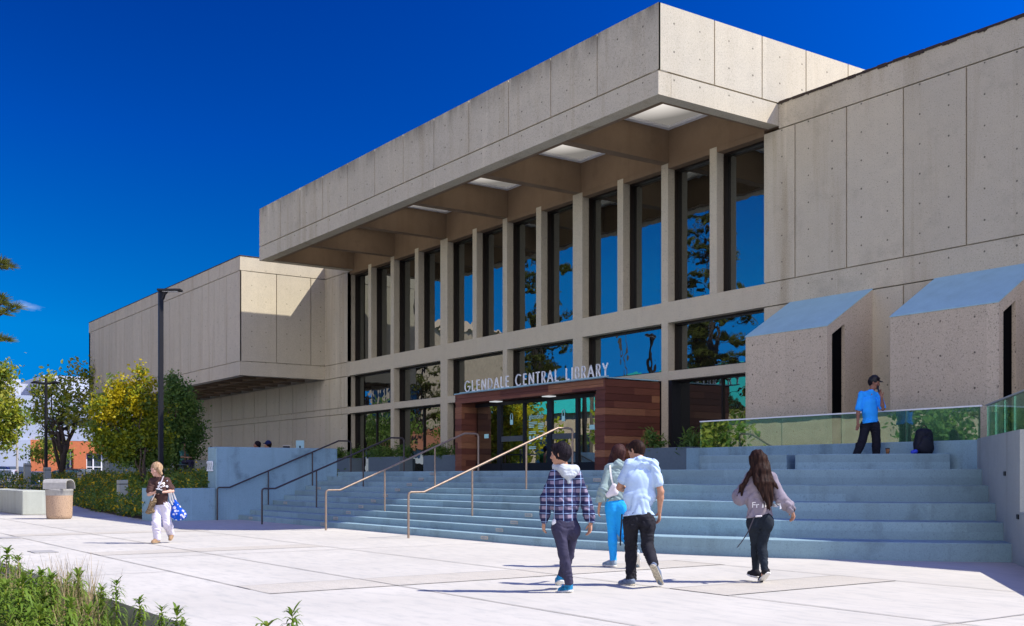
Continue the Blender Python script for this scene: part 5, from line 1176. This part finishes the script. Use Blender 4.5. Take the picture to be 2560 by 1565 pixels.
sdf_obj('jeans', trousers(L, .088, .060, .050, .155), M['jean_navy'], T, disp=wrinkle(.006, 1.4, 3.))
nk, f, r = L['neck'], L['f'], L['r']
P = [cap(nk - r * .10 + f * .03 + ZN * .01, nk - r * .06 - f * .075 + ZN * .0, .042, .050), cap(nk + r * .10 + f * .03 + ZN * .0, nk + r * .085 - f * .075 - ZN * .01, .042, .052), cap(nk - r * .07 - f * .085, nk + r * .085 - f * .085 - ZN * .01, .052, .055), cap(nk - r * .05 - f * .10 - ZN * .06, nk + r * .05 - f * .10 - ZN * .06, .045, .045), cap(nk - f * .09 - ZN * .02, nk - f * .095 - ZN * .155, .055, .018), cap(nk - r * .11 + f * .05 + ZN * .03, nk - r * .07 + f * .10 - ZN * .02, .03, .025), ball(nk - f * .19 + ZN * .052, .060, sub=True)]
sdf_obj('grey_hood', P, M['hood'], T, h=.007, k=.022, disp=wrinkle(.005, 1.6, 2.))
sdf_obj('white_undershirt', [cap(L['pelvis'] - r * .11 - ZN * .005, L['pelvis'] - r * .05 - ZN * .015, .058, .05, flat=[(f, .9)])], M['white'], T)
H = L['H']
def hair_short(H, mat, T, thick=.014, seed=1., nape=.0, amp=.006):
    P = [cap(H(0, -.020, .038), H(0, -.030, .030), .097 + thick, .097 + thick, flat=[(L['hr'], .83)]), cap(H(0, -.075, .0), H(0, -.068, -.045 - nape), .05, .034, flat=[(L['hr'], 1.25)]), cap(H(-.045, .055, .095), H(.045, .055, .095), .032, .032), ball(H(.0, .115, -.025), .085, sub=True), ball(H(0, .10, .03), .052, sub=True)]
    for s in (-1, 1): P += [ball(H(.100 * s, .006, -.004), .026, sub=True)]
    return sdf_obj('hair', P, mat, T, h=.006, k=.03, disp=wrinkle(amp, 4.5, seed))
hair_short(H, HR['black'], T, .016, 2.)
sn1 = mat_cloth('blue_black_sneaker', (.02, .22, .42), .8, .7, 22); shoes(T, L, sn1, M['sole'])

# ---- man in the pale blue polo shirt
D = 13.65
J = dict(head=(1591, 1128, .12), neck=(1600, 1152, .03), chest=(1602, 1197, .0), pelvis=(1597, 1290, .0), shL=(1573, 1161, .0), shR=(1633, 1161, -.02), elL=(1549, 1219, .06), elR=(1652, 1229, -.03), wrL=(1572, 1226, .30), wrR=(1649, 1277, .03), haL=(1588, 1216, .44), haR=(1648, 1314, .08),
         hipL=(1577, 1304, .02), hipR=(1617, 1303, -.02), knL=(1577, 1370, .14), knR=(1619, 1365, -.02), anL=(1578, 1446, .05), anR=(1634, 1410, -.40), toeL=(1547, 1461, .22), toeR=(1653, 1463, -.08), heL=(1586, 1462, -.02), heR=(1631, 1412, -.46))
T, L = person('man in a pale blue short-sleeved polo shirt and black jeans, one heel lifted', D, (1578, 1464), J, VN * .97 - RN * .18, 'tan', hd=VN * .72 - RN * .70, pitch=.42)
M['polo'] = mat_cloth('pale_blue_polo', (.46, .60, .78), .06, weave=.06); M['jean_blk'] = mat_cloth('black_jeans', (.020, .020, .026), .3)
hem = L['pelvis'] + ZN * .02
P = torso_prims(L, hem, .205, .20, .196, .72, 1.06) + sleeves(L, .66, None, .057, .066)
po = sdf_obj('polo_shirt', P, M['polo'], T, k=.028, cut=float(L['pelvis'][2]) - .0, disp=wrinkle(.009, .9, 4.))
nk = L['neck']; f, r = L['f'], L['r']
sdf_obj('collar', [cap(nk - r * .055 + f * .02 + ZN * .025, nk - r * .035 - f * .05 + ZN * .02, .024, .024), cap(nk + r * .055 + f * .02 + ZN * .025, nk + r * .035 - f * .05 + ZN * .02, .024, .024), cap(nk - r * .035 - f * .052 + ZN * .02, nk + r * .035 - f * .052 + ZN * .02, .026, .026)], M['polo'], T, h=.006)
sdf_obj('jeans', trousers(L, .100, .072, .060, .172), M['jean_blk'], T, disp=wrinkle(.009, 1.4, 7.))
H = L['H']; hair_short(H, HR['brown'], T, .006, 3., amp=.002)
sn2 = mat_cloth('grey_blue_sneaker', (.16, .20, .28), .5, .7, 30); so2 = mat_flat('lug_sole', (.42, .38, .30), .8, var=.6, scale=45); shoes(T, L, sn2, so2)
# ---- woman in blue trousers walking beside him
D = 16.4
J = dict(head=(1548, 1136, .1), neck=(1546, 1160, .0), chest=(1545, 1195, .0), pelvis=(1541, 1256, .0), shL=(1522, 1170, .0), shR=(1568, 1168, .0), elL=(1507, 1225, -.08), elR=(1580, 1215, .12), wrL=(1498, 1268, .0), wrR=(1574, 1232, .3), haL=(1495, 1292, .05), haR=(1572, 1222, .38),
         hipL=(1529, 1268, .0), hipR=(1553, 1268, .0), knL=(1531, 1330, .08), knR=(1556, 1332, .02), anL=(1533, 1401, .0), anR=(1590, 1385, -.30), toeL=(1507, 1413, .16), toeR=(1595, 1420, -.05), heL=(1540, 1415, -.05), heR=(1591, 1382, -.36))
T, L = person('woman in bright blue trousers and a grey-green sweater with a white shoulder bag', D, (1540, 1416), J, VN * .97 - RN * .2, 'tan', hd=VN * .8 + RN * .5, pitch=.35, female=True)
M['sweater'] = mat_cloth('grey_green_sweater', (.27, .36, .36), .08); M['bluepant'] = mat_cloth('bright_blue_trousers', (.02, .34, .78), .06, weave=.04)
sdf_obj('sweater', torso_prims(L, L['pelvis'] + ZN * .03, .175, .165, .168, .70, 1.05) + sleeves(L, 1, 1.12, .055, .060, .058, .008), M['sweater'], T, k=.028, cut=float(L['pelvis'][2]) + .02, disp=wrinkle(.012, 1.0, 9.))
sdf_obj('trousers', trousers(L, .102, .068, .050, .172), M['bluepant'], T, disp=wrinkle(.004, 1.3, 5.))
H = L['H']; hr, hd, hu = L['hr'], L['hd'], L['hu']; f, r = L['f'], L['r']
P = [cap(H(0, -.02, .04), H(0, -.035, .02), .118, .118, flat=[(hr, .86)]), ball(H(0, .125, -.03), .085, sub=True)]
for a in np.linspace(-1, 1, 9): s0 = L['head'] + hr * a * .085 - hd * .06 * (1 - abs(a) * .5) + ZN * .03; e = s0 - ZN * (.30 + .05 * math.sin(a * 5)) - r * (.06 + .05 * (a < 0)) - f * .03 + hr * a * .03; P.append(cap(s0, e, .036, .012, k=.02))
sdf_obj('hair', P, HR['red'], T, h=.008, k=.025, disp=wrinkle(.004, 4, 2.))
sn3 = mat_cloth('grey_canvas_shoe', (.25, .32, .38), .2); shoes(T, L, sn3, M['sole'])
M['bagwhite'] = mat_flat('white_leather', (.66, .62, .64), .5)
bo = empty('shoulder_bag', T.location, 'white leather shoulder bag hanging at the blue-trousered woman\'s side', 'bag'); lp = lambda px, py, dd=0.: np.array(pt(px, py, D + dd) - T.location)
sdf_obj('pouch', [cap(lp(1520, 1238, -.16), lp(1535, 1216, -.17), .03, .045, flat=[(VN, .5)]), cap(lp(1521, 1238, -.16), lp(1538, 1231, -.17), .028, .05, flat=[(VN, .5)])], M['bagwhite'], bo, k=.04)
strap('strap', [lp(1525, 1163, -.07), lp(1526.5, 1180, -.15), lp(1529, 1198, -.17), lp(1533, 1212, -.17)], .012, M['sole'], bo, RN)
strap('strap', [lp(1555, 1285, -.16), lp(1553.5, 1310, -.16), lp(1551, 1340, -.15), lp(1551, 1364, -.15)], .011, M['jean_blk'], T, RN)
# ---- girl with long dark hair in a grey hoodie
D = 14.05
J = dict(head=(1893, 1152, .03), neck=(1898, 1178, .0), chest=(1900, 1212, .0), pelvis=(1898, 1293, .0), shL=(1876, 1190, .02), shR=(1929, 1192, -.01), elL=(1849, 1243, .0), elR=(1954, 1248, -.04), wrL=(1868, 1240, .24), wrR=(1980, 1274, .02), haL=(1882, 1236, .34), haR=(1986, 1303, .06),
         hipL=(1884, 1304, .02), hipR=(1915, 1302, -.02), knL=(1890, 1363, .12), knR=(1905, 1364, .02), anL=(1889, 1428, .14), anR=(1912, 1428, -.12), toeL=(1870, 1436, .30), toeR=(1899, 1457, .08), heL=(1897, 1443, .06), heR=(1921, 1431, -.16))
T, L = person('girl with very long dark hair in a grey hoodie and black jeans', D, (1898, 1456), J, VN * .97 - RN * .22, 'tan', female=True, curl=(.5, .9))
M['hoodie'] = mat_cloth('mauve_grey_hoodie', (.24, .21, .25), .12); M['jean_dk'] = mat_cloth('blue_black_jeans', (.016, .022, .032), .3); M['rib'] = mat_cloth('dark_ribbing', (.05, .045, .055))
hem = L['pelvis'] + ZN * .035
ho = sdf_obj('hoodie', torso_prims(L, hem, .165, .175, .168, .70, 1.06) + sleeves(L, 1, .9, .058, .068, .048, .006) + [ball(L['elL'] + ZN * .0, .092, k=.04)], M['hoodie'], T, k=.032, cut=float(L['pelvis'][2]) + .0, disp=wrinkle(.014, .85, 11.))
sdf_obj('jeans', trousers(L, .092, .060, .042, .162), M['jean_dk'], T, disp=wrinkle(.005, 1.6, 8.))
sdf_obj('cuff', [cap(lerp(L['elR'], L['wrR'], .86), lerp(L['elR'], L['wrR'], .98), .047, .044)], M['rib'], T)
H = L['H']; hr, hd = L['hr'], L['hd']; f, r = L['f'], L['r']
P = [cap(H(0, -.015, .035), H(0, -.03, .02), .114, .114, flat=[(hr, .88)]), ball(H(0, .13, -.03), .085, sub=True), cap(H(0, -.05, 0), L['neck'] - f * .08, .095, .10, flat=[(f, .7)])]
rg = np.random.default_rng(3)
for a in np.linspace(-1, 1, 15):
    s0 = L['head'] + hr * a * .088 - hd * (.05 - .02 * abs(a)) + ZN * .04; m = L['chest'] + r * (a * .10 - .0) - f * (.145 - .03 * abs(a)) + ZN * .03; e = L['chest'] + r * (.03 + a * .065) - f * (.155 + rg.normal() * .008) - ZN * (.20 + .10 * (1 - abs(a - .25)) + rg.uniform(-.03, .04))
    P += [cap(s0, m, .042, .036, k=.016), cap(m, e, .034, .007, k=.012)]
lp = lambda px, py, dd=0.: np.array(pt(px, py, D + dd) - T.location)
for pts_ in ([(1880, 1170, -.05), (1866, 1196, -.09), (1851, 1216, -.10), (1843, 1240, -.09)], [(1877, 1180, -.06), (1862, 1205, -.10), (1848, 1228, -.10), (1842, 1244, -.06)], [(1874, 1188, -.08), (1860, 1215, -.10), (1854, 1238, -.10)], [(1912, 1175, -.06), (1926, 1194, -.10), (1939, 1210, -.10), (1949, 1225, -.09)], [(1915, 1190, -.09), (1930, 1206, -.11), (1944, 1220, -.10)]):
    q = [lp(*p) for p in pts_]
    for i_ in range(len(q) - 1): P.append(cap(q[i_], q[i_ + 1], .024 - .006 * i_, .018 - .006 * i_ if i_ < 2 else .004, k=.01))
sdf_obj('hair', P, HR['brown'], T, h=.007, k=.02, disp=lambda X, Y, Z: .004 * np.sin(70 * (X * RN[0] + Y * RN[1]) + 5 * np.sin(6 * Z)) + .002 * np.sin(120 * (X * RN[0] + Y * RN[1]) + 9 * Z))
sn4 = mat_cloth('black_canvas_shoe', (.02, .02, .024), .3); shoes(T, L, sn4, M['sole'])
me = text_mesh('Fr', .105, 0); vs = [np.array(v.co) for v in me.vertices]; o0 = lp(1888, 1270.5, -.3)
co = on_surface(ho, [o0 + RN * v[0] + ZN * v[1] for v in vs], VW, .005); [setattr(me.vertices[i_], 'co', c_) for i_, c_ in enumerate(co)]; link_mesh('hoodie_print', me, M['white'], T)
mb = MB(); rg = np.random.default_rng(8)
for k_ in range(6):
    a = .125 + k_ * .036; z_ = .012 * math.sin(k_ * 2.1); hgt_ = .055 + .02 * (k_ % 2); q = [(a, z_), (a + .010, z_ + hgt_), (a + .022, z_ + hgt_ * .8), (a + .026, z_ + .01), (a + .016, z_), (a + .013, z_ + hgt_ * .6)]
    c_ = on_surface(ho, [o0 + RN * x_ + ZN * y_ for x_, y_ in q], VW, .006); mb.add(c_, [(0, 1, 5, 4), (1, 2, 5), (2, 3, 4, 5)])
mb.build('hoodie_print', M['white'], T)
strap('lanyard', [lp(1886, 1291, -.17), lp(1880, 1306, -.19), lp(1870, 1330, -.20), lp(1862, 1343, -.20), lp(1853, 1356, -.20), lp(1843, 1369, -.20)], .010, M['rib'], T, RN + ZN * .4)
sdf_obj('belt_label', [cap(lp(1890, 1291, -.165), lp(1903, 1290, -.165), .012, .012, flat=[(VN, .4)])], M['bagwhite'], T, h=.005)
# ---- older woman with a camera and a flowered tote
D = 22.2
J = dict(head=(390.5, 1174, -.05), neck=(397, 1196, .0), chest=(398, 1220, .0), pelvis=(405, 1264, .0), shL=(380, 1203, -.05), shR=(417, 1202, .05), elL=(372, 1236, -.12), elR=(431, 1228, .0), wrL=(385, 1232, -.27), wrR=(411, 1230, -.24), haL=(398, 1230, -.30), haR=(397, 1231, -.28),
         hipL=(394, 1270, .0), hipR=(416, 1270, .0), knL=(391, 1308, -.10), knR=(418, 1308, -.02), anL=(393, 1346, -.05), anR=(427, 1335, .26), toeL=(379, 1357, -.20), toeR=(425, 1352, .10), heL=(399, 1354, .02), heR=(430, 1336, .34))
T, L = person('older woman in a brown t-shirt and white trousers holding a camera', D, (395, 1356), J, -VN * .8 - RN * .55, 'light', hd=-VN * .72 - RN * .66, pitch=.25, female=True, hs=1.04)
M['brown_tee'] = mat_cloth('brown_tshirt', (.075, .040, .035), .15); M['whitepant'] = mat_cloth('white_lilac_trousers', (.66, .62, .72), .05, weave=.04)
te = sdf_obj('tshirt', torso_prims(L, L['pelvis'] + ZN * .01, .175, .185, .185, .80, 1.04) + sleeves(L, .72, None, .060, .070), M['brown_tee'], T, k=.03, cut=float(L['pelvis'][2]) + .0, disp=wrinkle(.008, 1., 6.))
sdf_obj('trousers', trousers(L, .100, .082, .072, .18), M['whitepant'], T, disp=wrinkle(.010, 1.2, 2.))
H = L['H']; hr, hd = L['hr'], L['hd']
P = [cap(H(0, -.02, .04), H(0, -.03, .03), .112, .112, flat=[(hr, .88)]), ball(H(0, .115, -.03), .082, sub=True), ball(H(0, .12, .02), .06, sub=True)]
for a in np.linspace(-1, 1, 9): s0 = L['head'] + hr * a * .09 - hd * (.055 * (1 - abs(a))) + ZN * .03; P.append(cap(s0, s0 - ZN * .125 + hr * a * .05 - hd * .035, .036, .028, k=.02))
sdf_obj('hair', P, HR['grey'], T, h=.007, k=.022, disp=wrinkle(.005, 4, 3.))
sh5 = mat_cloth('brown_leather_shoe', (.30, .19, .11), .1); shoes(T, L, sh5, mat_flat('tan_sole', (.35, .25, .16), .8))
lp = lambda px, py, dd=0.: np.array(pt(px, py, D + dd) - T.location)
mb = MB()
for px, py, s_ in ((382, 1208, .03), (386, 1210, .02), (391, 1209, .025), (382, 1216, .03), (388, 1218, .02), (400, 1217, .03), (393, 1215, .02), (384, 1222, .015), (399, 1202, .016)):
    q = [lp(px, py, -.5) + (RN * math.cos(a) + ZN * math.sin(a)) * s_ for a in np.linspace(0, 2 * math.pi, 7)[:-1]]; mb.add(on_surface(te, q, VW, .004), [tuple(range(6))])
mb.build('shirt_pattern', M['white'], T)
cm_ = empty('camera_device', T.location, 'small dark camera held in both hands by the older woman', 'camera'); c0 = lp(397, 1230, -.34); mb = MB(); q = [c0 - RN * .06 - ZN * .02, c0 + RN * .06 - ZN * .045, c0 + RN * .06 - ZN * .045 + VN * .04, c0 - RN * .06 - ZN * .02 + VN * .04]; mb.prism(q, (0, 0, .075)); bevel(mb.build('body', M['black'], cm_), .008); mb = MB(); mb.tube([c0 - VN * .035 - ZN * .0, c0], .026, 14); mb.build('lens', M['black'], cm_); mb = MB(); mb.prism([c0 - RN * .058 + ZN * .056, c0 + RN * .058 + ZN * .032, c0 + RN * .058 + ZN * .032 + VN * .038, c0 - RN * .058 + ZN * .056 + VN * .038], (0, 0, .014)); mb.build('top_plate', M['white'], cm_)
def mat_floral():
    t = NT('blue_floral_canvas'); v = t.n('TexVoronoi', Vector=t.coord(), Scale=13.0); d = t.rng(v.outputs['Distance'], .36, .46, 1, 0); n = t.noise(40, 2); d = t.math('MULTIPLY', d, t.rng(n, .34, .46)); return t.done(t.bsdf(t.mix(d, (.01, .08, .50), (.70, .70, .84)), .85, spec=.1))
bo = empty('tote_bag', T.location, 'blue tote bag with white flowers hanging from the older woman\'s arm', 'bag')
sdf_obj('sack', [cap(lp(437, 1255, -.02), lp(446, 1285, -.02), .045, .13, flat=[(VN, .5)]), cap(lp(438, 1286, -.02), lp(456, 1288, -.02), .09, .08, flat=[(VN, .55)])], mat_floral(), bo, k=.06, disp=wrinkle(.008, 1.2, 3.))
for q in ([(425, 1226, -.1), (430, 1242, -.08), (434, 1256, -.06)], [(430, 1225, .0), (437, 1242, .0), (441, 1254, -.02)], [(422, 1230, -.12), (426, 1250, -.08), (432, 1262, -.08)]): strap('handle', [lp(*p) for p in q], .014, M['sole'], bo, RN)
bo = empty('shoulder_bag', T.location, 'dark patterned shoulder bag at the older woman\'s hip', 'bag'); pat = mat_cloth('woven_brown_pattern', (.20, .14, .08), .9, .9, 40)
sdf_obj('pouch', [cap(lp(372, 1279, -.16), lp(384, 1252, -.12), .05, .07, flat=[(VN, .5)]), cap(lp(366, 1281, -.16), lp(382, 1278, -.14), .022, .04, flat=[(VN, .6)])], [pat], bo, k=.04)
strap('strap', [lp(379, 1252, -.17), lp(391, 1228, -.20), lp(404, 1203, -.12), lp(409, 1190, -.02)], .012, M['bagwhite'], bo, RN + ZN * .3)
# ---- man on the phone standing on the seating block
D = 22.3
J = dict(head=(2186, 957, .0), neck=(2178, 981, .0), chest=(2174, 1007, .0), pelvis=(2176, 1055, .0), shL=(2154, 986, -.03), shR=(2197, 990, .04), elL=(2146, 1026, -.05), elR=(2207, 1022, -.12), wrL=(2144.5, 1056, -.08), wrR=(2204, 993, -.22), haL=(2143.5, 1078, -.08), haR=(2196, 970, -.18),
         hipL=(2165, 1062, .0), hipR=(2187, 1062, .0), knL=(2156, 1101, -.05), knR=(2191, 1101, .02), anL=(2138, 1143, -.05), anR=(2190, 1144, .03), toeL=(2158, 1152, -.10), toeR=(2212, 1152, -.02))
T, L = person('man in a bright blue t-shirt and black cap talking on a phone', D, (2172, 1146), J, RN * .62 - VN * .78, 'brown', hd=RN * .88 - VN * .45, pitch=.22, zbase=1.782)
M['blue_tee'] = mat_cloth('bright_blue_tshirt', (.03, .36, .98), .04, weave=.03); M['pant_blk'] = mat_cloth('black_trousers', (.014, .015, .024), .2)
sdf_obj('tshirt', torso_prims(L, L['pelvis'] + ZN * .02, .18, .18, .18, .95, 1.07) + sleeves(L, .85, None, .060, .072), M['blue_tee'], T, k=.03, cut=float(L['pelvis'][2]) - .03, disp=wrinkle(.008, .9, 13.))
sdf_obj('trousers', trousers(L, .100, .082, .070, .17), M['pant_blk'], T, disp=wrinkle(.007, 1.2, 6.))
H = L['H']; hr = L['hr']; hair_short(H, HR['black'], T, .004, 1., amp=.001)
sdf_obj('cap', [cap(H(0, -.02, .055), H(0, -.015, .065), .108, .100, flat=[(hr, .86)]), cap(H(-.045, .09, .055), H(.045, .09, .055), .028, .028, flat=[(ZN, .45)]), cap(H(-.03, .13, .045), H(.03, .13, .045), .030, .030, flat=[(ZN, .35)]), ball(H(0, .0, -.075), .105, sub=True)], M['black'], T, h=.007, k=.02)
shoes(T, L, sn4, M['sole']); sdf_obj('beard', [cap(H(0, .075, -.075), H(0, .082, -.098), .034, .024, flat=[(hr, 1.1)])], HR['black'], T, h=.006, disp=wrinkle(.002, 5, 1.))
ph = empty('phone', T.location, 'dark mobile phone held to the ear of the man in the blue t-shirt', 'phone'); c0 = lerp(L['haR'], L['wrR'], .45) - RN * .03; mb = MB(); mb.prism([c0 - VN * .04, c0 + VN * .03, c0 + VN * .03 + RN * .01, c0 - VN * .04 + RN * .01], (-.02 * RN[0], -.02 * RN[1], .13)); mb.build('handset', M['black'], ph)
# things beside him
p = pt(2311, 1135, 21.35); bk = empty('backpack', (p.x, p.y, 1.782), 'black backpack standing upright on the seating block', 'backpack'); A_ = lambda a, b, c: np.array(RN * a + VN * b + ZN * c); nyl = mat_cloth('black_nylon', (.012, .014, .024), .3, .6)
bo = sdf_obj('main_bag', [cap(A_(-.06, .02, .12), A_(-.05, .02, .38), .13, .115, flat=[(VN, .75)]), cap(A_(.06, .02, .12), A_(.05, .02, .38), .13, .115, flat=[(VN, .75)]), cap(A_(-.08, .02, .05), A_(.08, .02, .05), .07, .07)], nyl, bk, k=.05, disp=wrinkle(.005, 1.3, 2.))
sdf_obj('front_pocket', [cap(A_(-.05, -.09, .13), A_(.05, -.09, .13), .10, .10, flat=[(VN, .4)]), cap(A_(0, -.09, .13), A_(0, -.085, .24), .12, .10, flat=[(VN, .35)])], nyl, bk, k=.03)
mb = MB(); mb.tube([A_(-.05 + .0, .02, .48), A_(-.045, .02, .53), A_(0, .02, .555), A_(.045, .02, .53), A_(.05, .02, .48)], .010, 8); mb.build('grab_handle', M['black'], bk, True)
mb = MB(); mb.tube([A_(-.17, .06, .05), A_(-.19, .05, .2), A_(-.15, .04, .38)], .015, 6); mb.build('strap', M['black'], bk, True)
p = pt(2219, 1135, 21.5); cp = empty('coffee_cup', (p.x, p.y, 1.782), 'brown takeaway cup with a dark lid beside the standing man', 'cup'); mb = MB(); mb.lathe([(0, 0), (.030, 0), (.042, .10), (.0, .10)], n=16); mb.build('cup_body', mat_flat('brown_paper', (.22, .10, .04), .7), cp, True); mb = MB(); mb.lathe([(.044, .10), (.044, .112), (.036, .118), (0, .118)], n=16); mb.build('lid', M['black'], cp, True)
p = pt(2285, 1135, 21.2); cp = empty('small_pouch', (p.x, p.y, 1.782), 'small shiny blue pouch leaning on the backpack', 'pouch'); sdf_obj('pouch_body', [cap(A_(-.03, 0, .03), A_(.03, 0, .045), .03, .04)], mat_flat('blue_foil', (.03, .06, .55), .3), cp, h=.006, disp=wrinkle(.006, 3, 1.))
# ---- people sitting on the terrace: only heads and shoulders show above the number wall
def sitter(px, py, D, label, skin, hair, shirt, facing, capc=None):
    c = pt(px, py, D); zb = c.z - 1.22; T = empty('person', (c.x, c.y, zb), label, 'person'); f = nrm(facing); r = np.cross(f, ZN); C_ = lambda a, b, z: r * a + f * b + ZN * z
    P = [ball(C_(0, .01, 1.22), .10, flat=[(r, .82)]), cap(C_(0, .05, 1.19), C_(0, .06, 1.13), .06, .045), cap(C_(0, .09, 1.21), C_(0, .115, 1.18), .012, .016), cap(C_(0, 0, 1.15), C_(0, -.01, 1.02), .055, .06), cap(C_(0, 0, .5), C_(0, 0, .95), .11, .12)]
    for s in (-1, 1): P += [cap(C_(.17 * s, 0, .98), C_(.21 * s, .08, .70), .045, .04), cap(C_(.21 * s, .08, .70), C_(.12 * s, .30, .68), .038, .028), cap(C_(.12 * s, .30, .68), C_(.08 * s, .38, .68), .03, .018), cap(C_(.10 * s, 0, .48), C_(.11 * s, .42, .50), .07, .055), cap(C_(.11 * s, .42, .50), C_(.11 * s, .40, .06), .05, .035), cap(C_(.11 * s, .40, .04), C_(.11 * s, .54, .03), .035, .028)]
    sdf_obj('body', P, SK[skin], T, h=.012, k=.02)
    P = [cap(C_(-.08, 0, .92), C_(.08, 0, .92), .14, .14, flat=[(f, .7)]), cap(C_(-.05, 0, .5), C_(.05, 0, .5), .14, .14, flat=[(f, .75)]), cap(C_(0, 0, .5), C_(0, 0, .9), .15, .15, flat=[(f, .7)])] + [cap(C_(.16 * s, 0, .98), C_(.20 * s, .06, .78), .07, .065) for s in (-1, 1)]
    sdf_obj('shirt', P, shirt, T, h=.014, k=.04); P = [cap(C_(.10 * s, 0, .49), C_(.11 * s, .42, .51), .085, .07) for s in (-1, 1)] + [cap(C_(.11 * s, .42, .51), C_(.11 * s, .40, .10), .065, .055) for s in (-1, 1)]
    sdf_obj('trousers', P, M['jean_navy'], T, h=.014, k=.03)
    P = [ball(C_(0, -.015, 1.245), .112, flat=[(r, .85)]), ball(C_(0, .12, 1.19), .088, sub=True), cap(C_(0, -.07, 1.2), C_(0, -.07, 1.14), .05, .035)]; sdf_obj('hair', P, HR[hair], T, h=.010, k=.02, disp=wrinkle(.003, 4, 1.))
    if capc: sdf_obj('cap', [ball(C_(0, -.01, 1.265), .113, flat=[(r, .88)]), cap(C_(-.03, .10, 1.275), C_(.03, .15, 1.265), .03, .03, flat=[(ZN, .4)]), ball(C_(0, 0, 1.13), .11, sub=True)], capc, T, h=.010)
    mb = MB(); s_ = C_(0, -.02, .40); mb.box(s_[0] - .22, s_[0] + .22, s_[1] - .22, s_[1] + .22, .36, .40); mb.tube([(s_[0], s_[1], 0), (s_[0], s_[1], .36)], .05, 8); o = mb.build('stool', M['planter']); o.location = T.location; tag(o, 'grey stool under the ' + label.split(' sitting')[0], 'stool')
M['navy_tee'] = mat_cloth('navy_tshirt', (.02, .04, .14)); M['green_tee'] = mat_cloth('green_tshirt', (.04, .24, .08)); M['teal_tee'] = mat_cloth('teal_tshirt', (.08, .24, .22))
sitter(643, 1112, 37.2, 'dark-haired person sitting behind the number wall', 'brown', 'black', M['navy_tee'], -RN * .9 - VN * .2)
sitter(670, 1112, 37.6, 'person in a navy cap sitting behind the number wall', 'tan', 'brown', M['green_tee'], -RN * .95, mat_cloth('navy_cap', (.012, .02, .08)))
sitter(458, 1112, 46.5, 'person in a teal shirt sitting in the shade under the dark tree', 'tan', 'black', M['teal_tee'], RN * .8 - VN * .3)
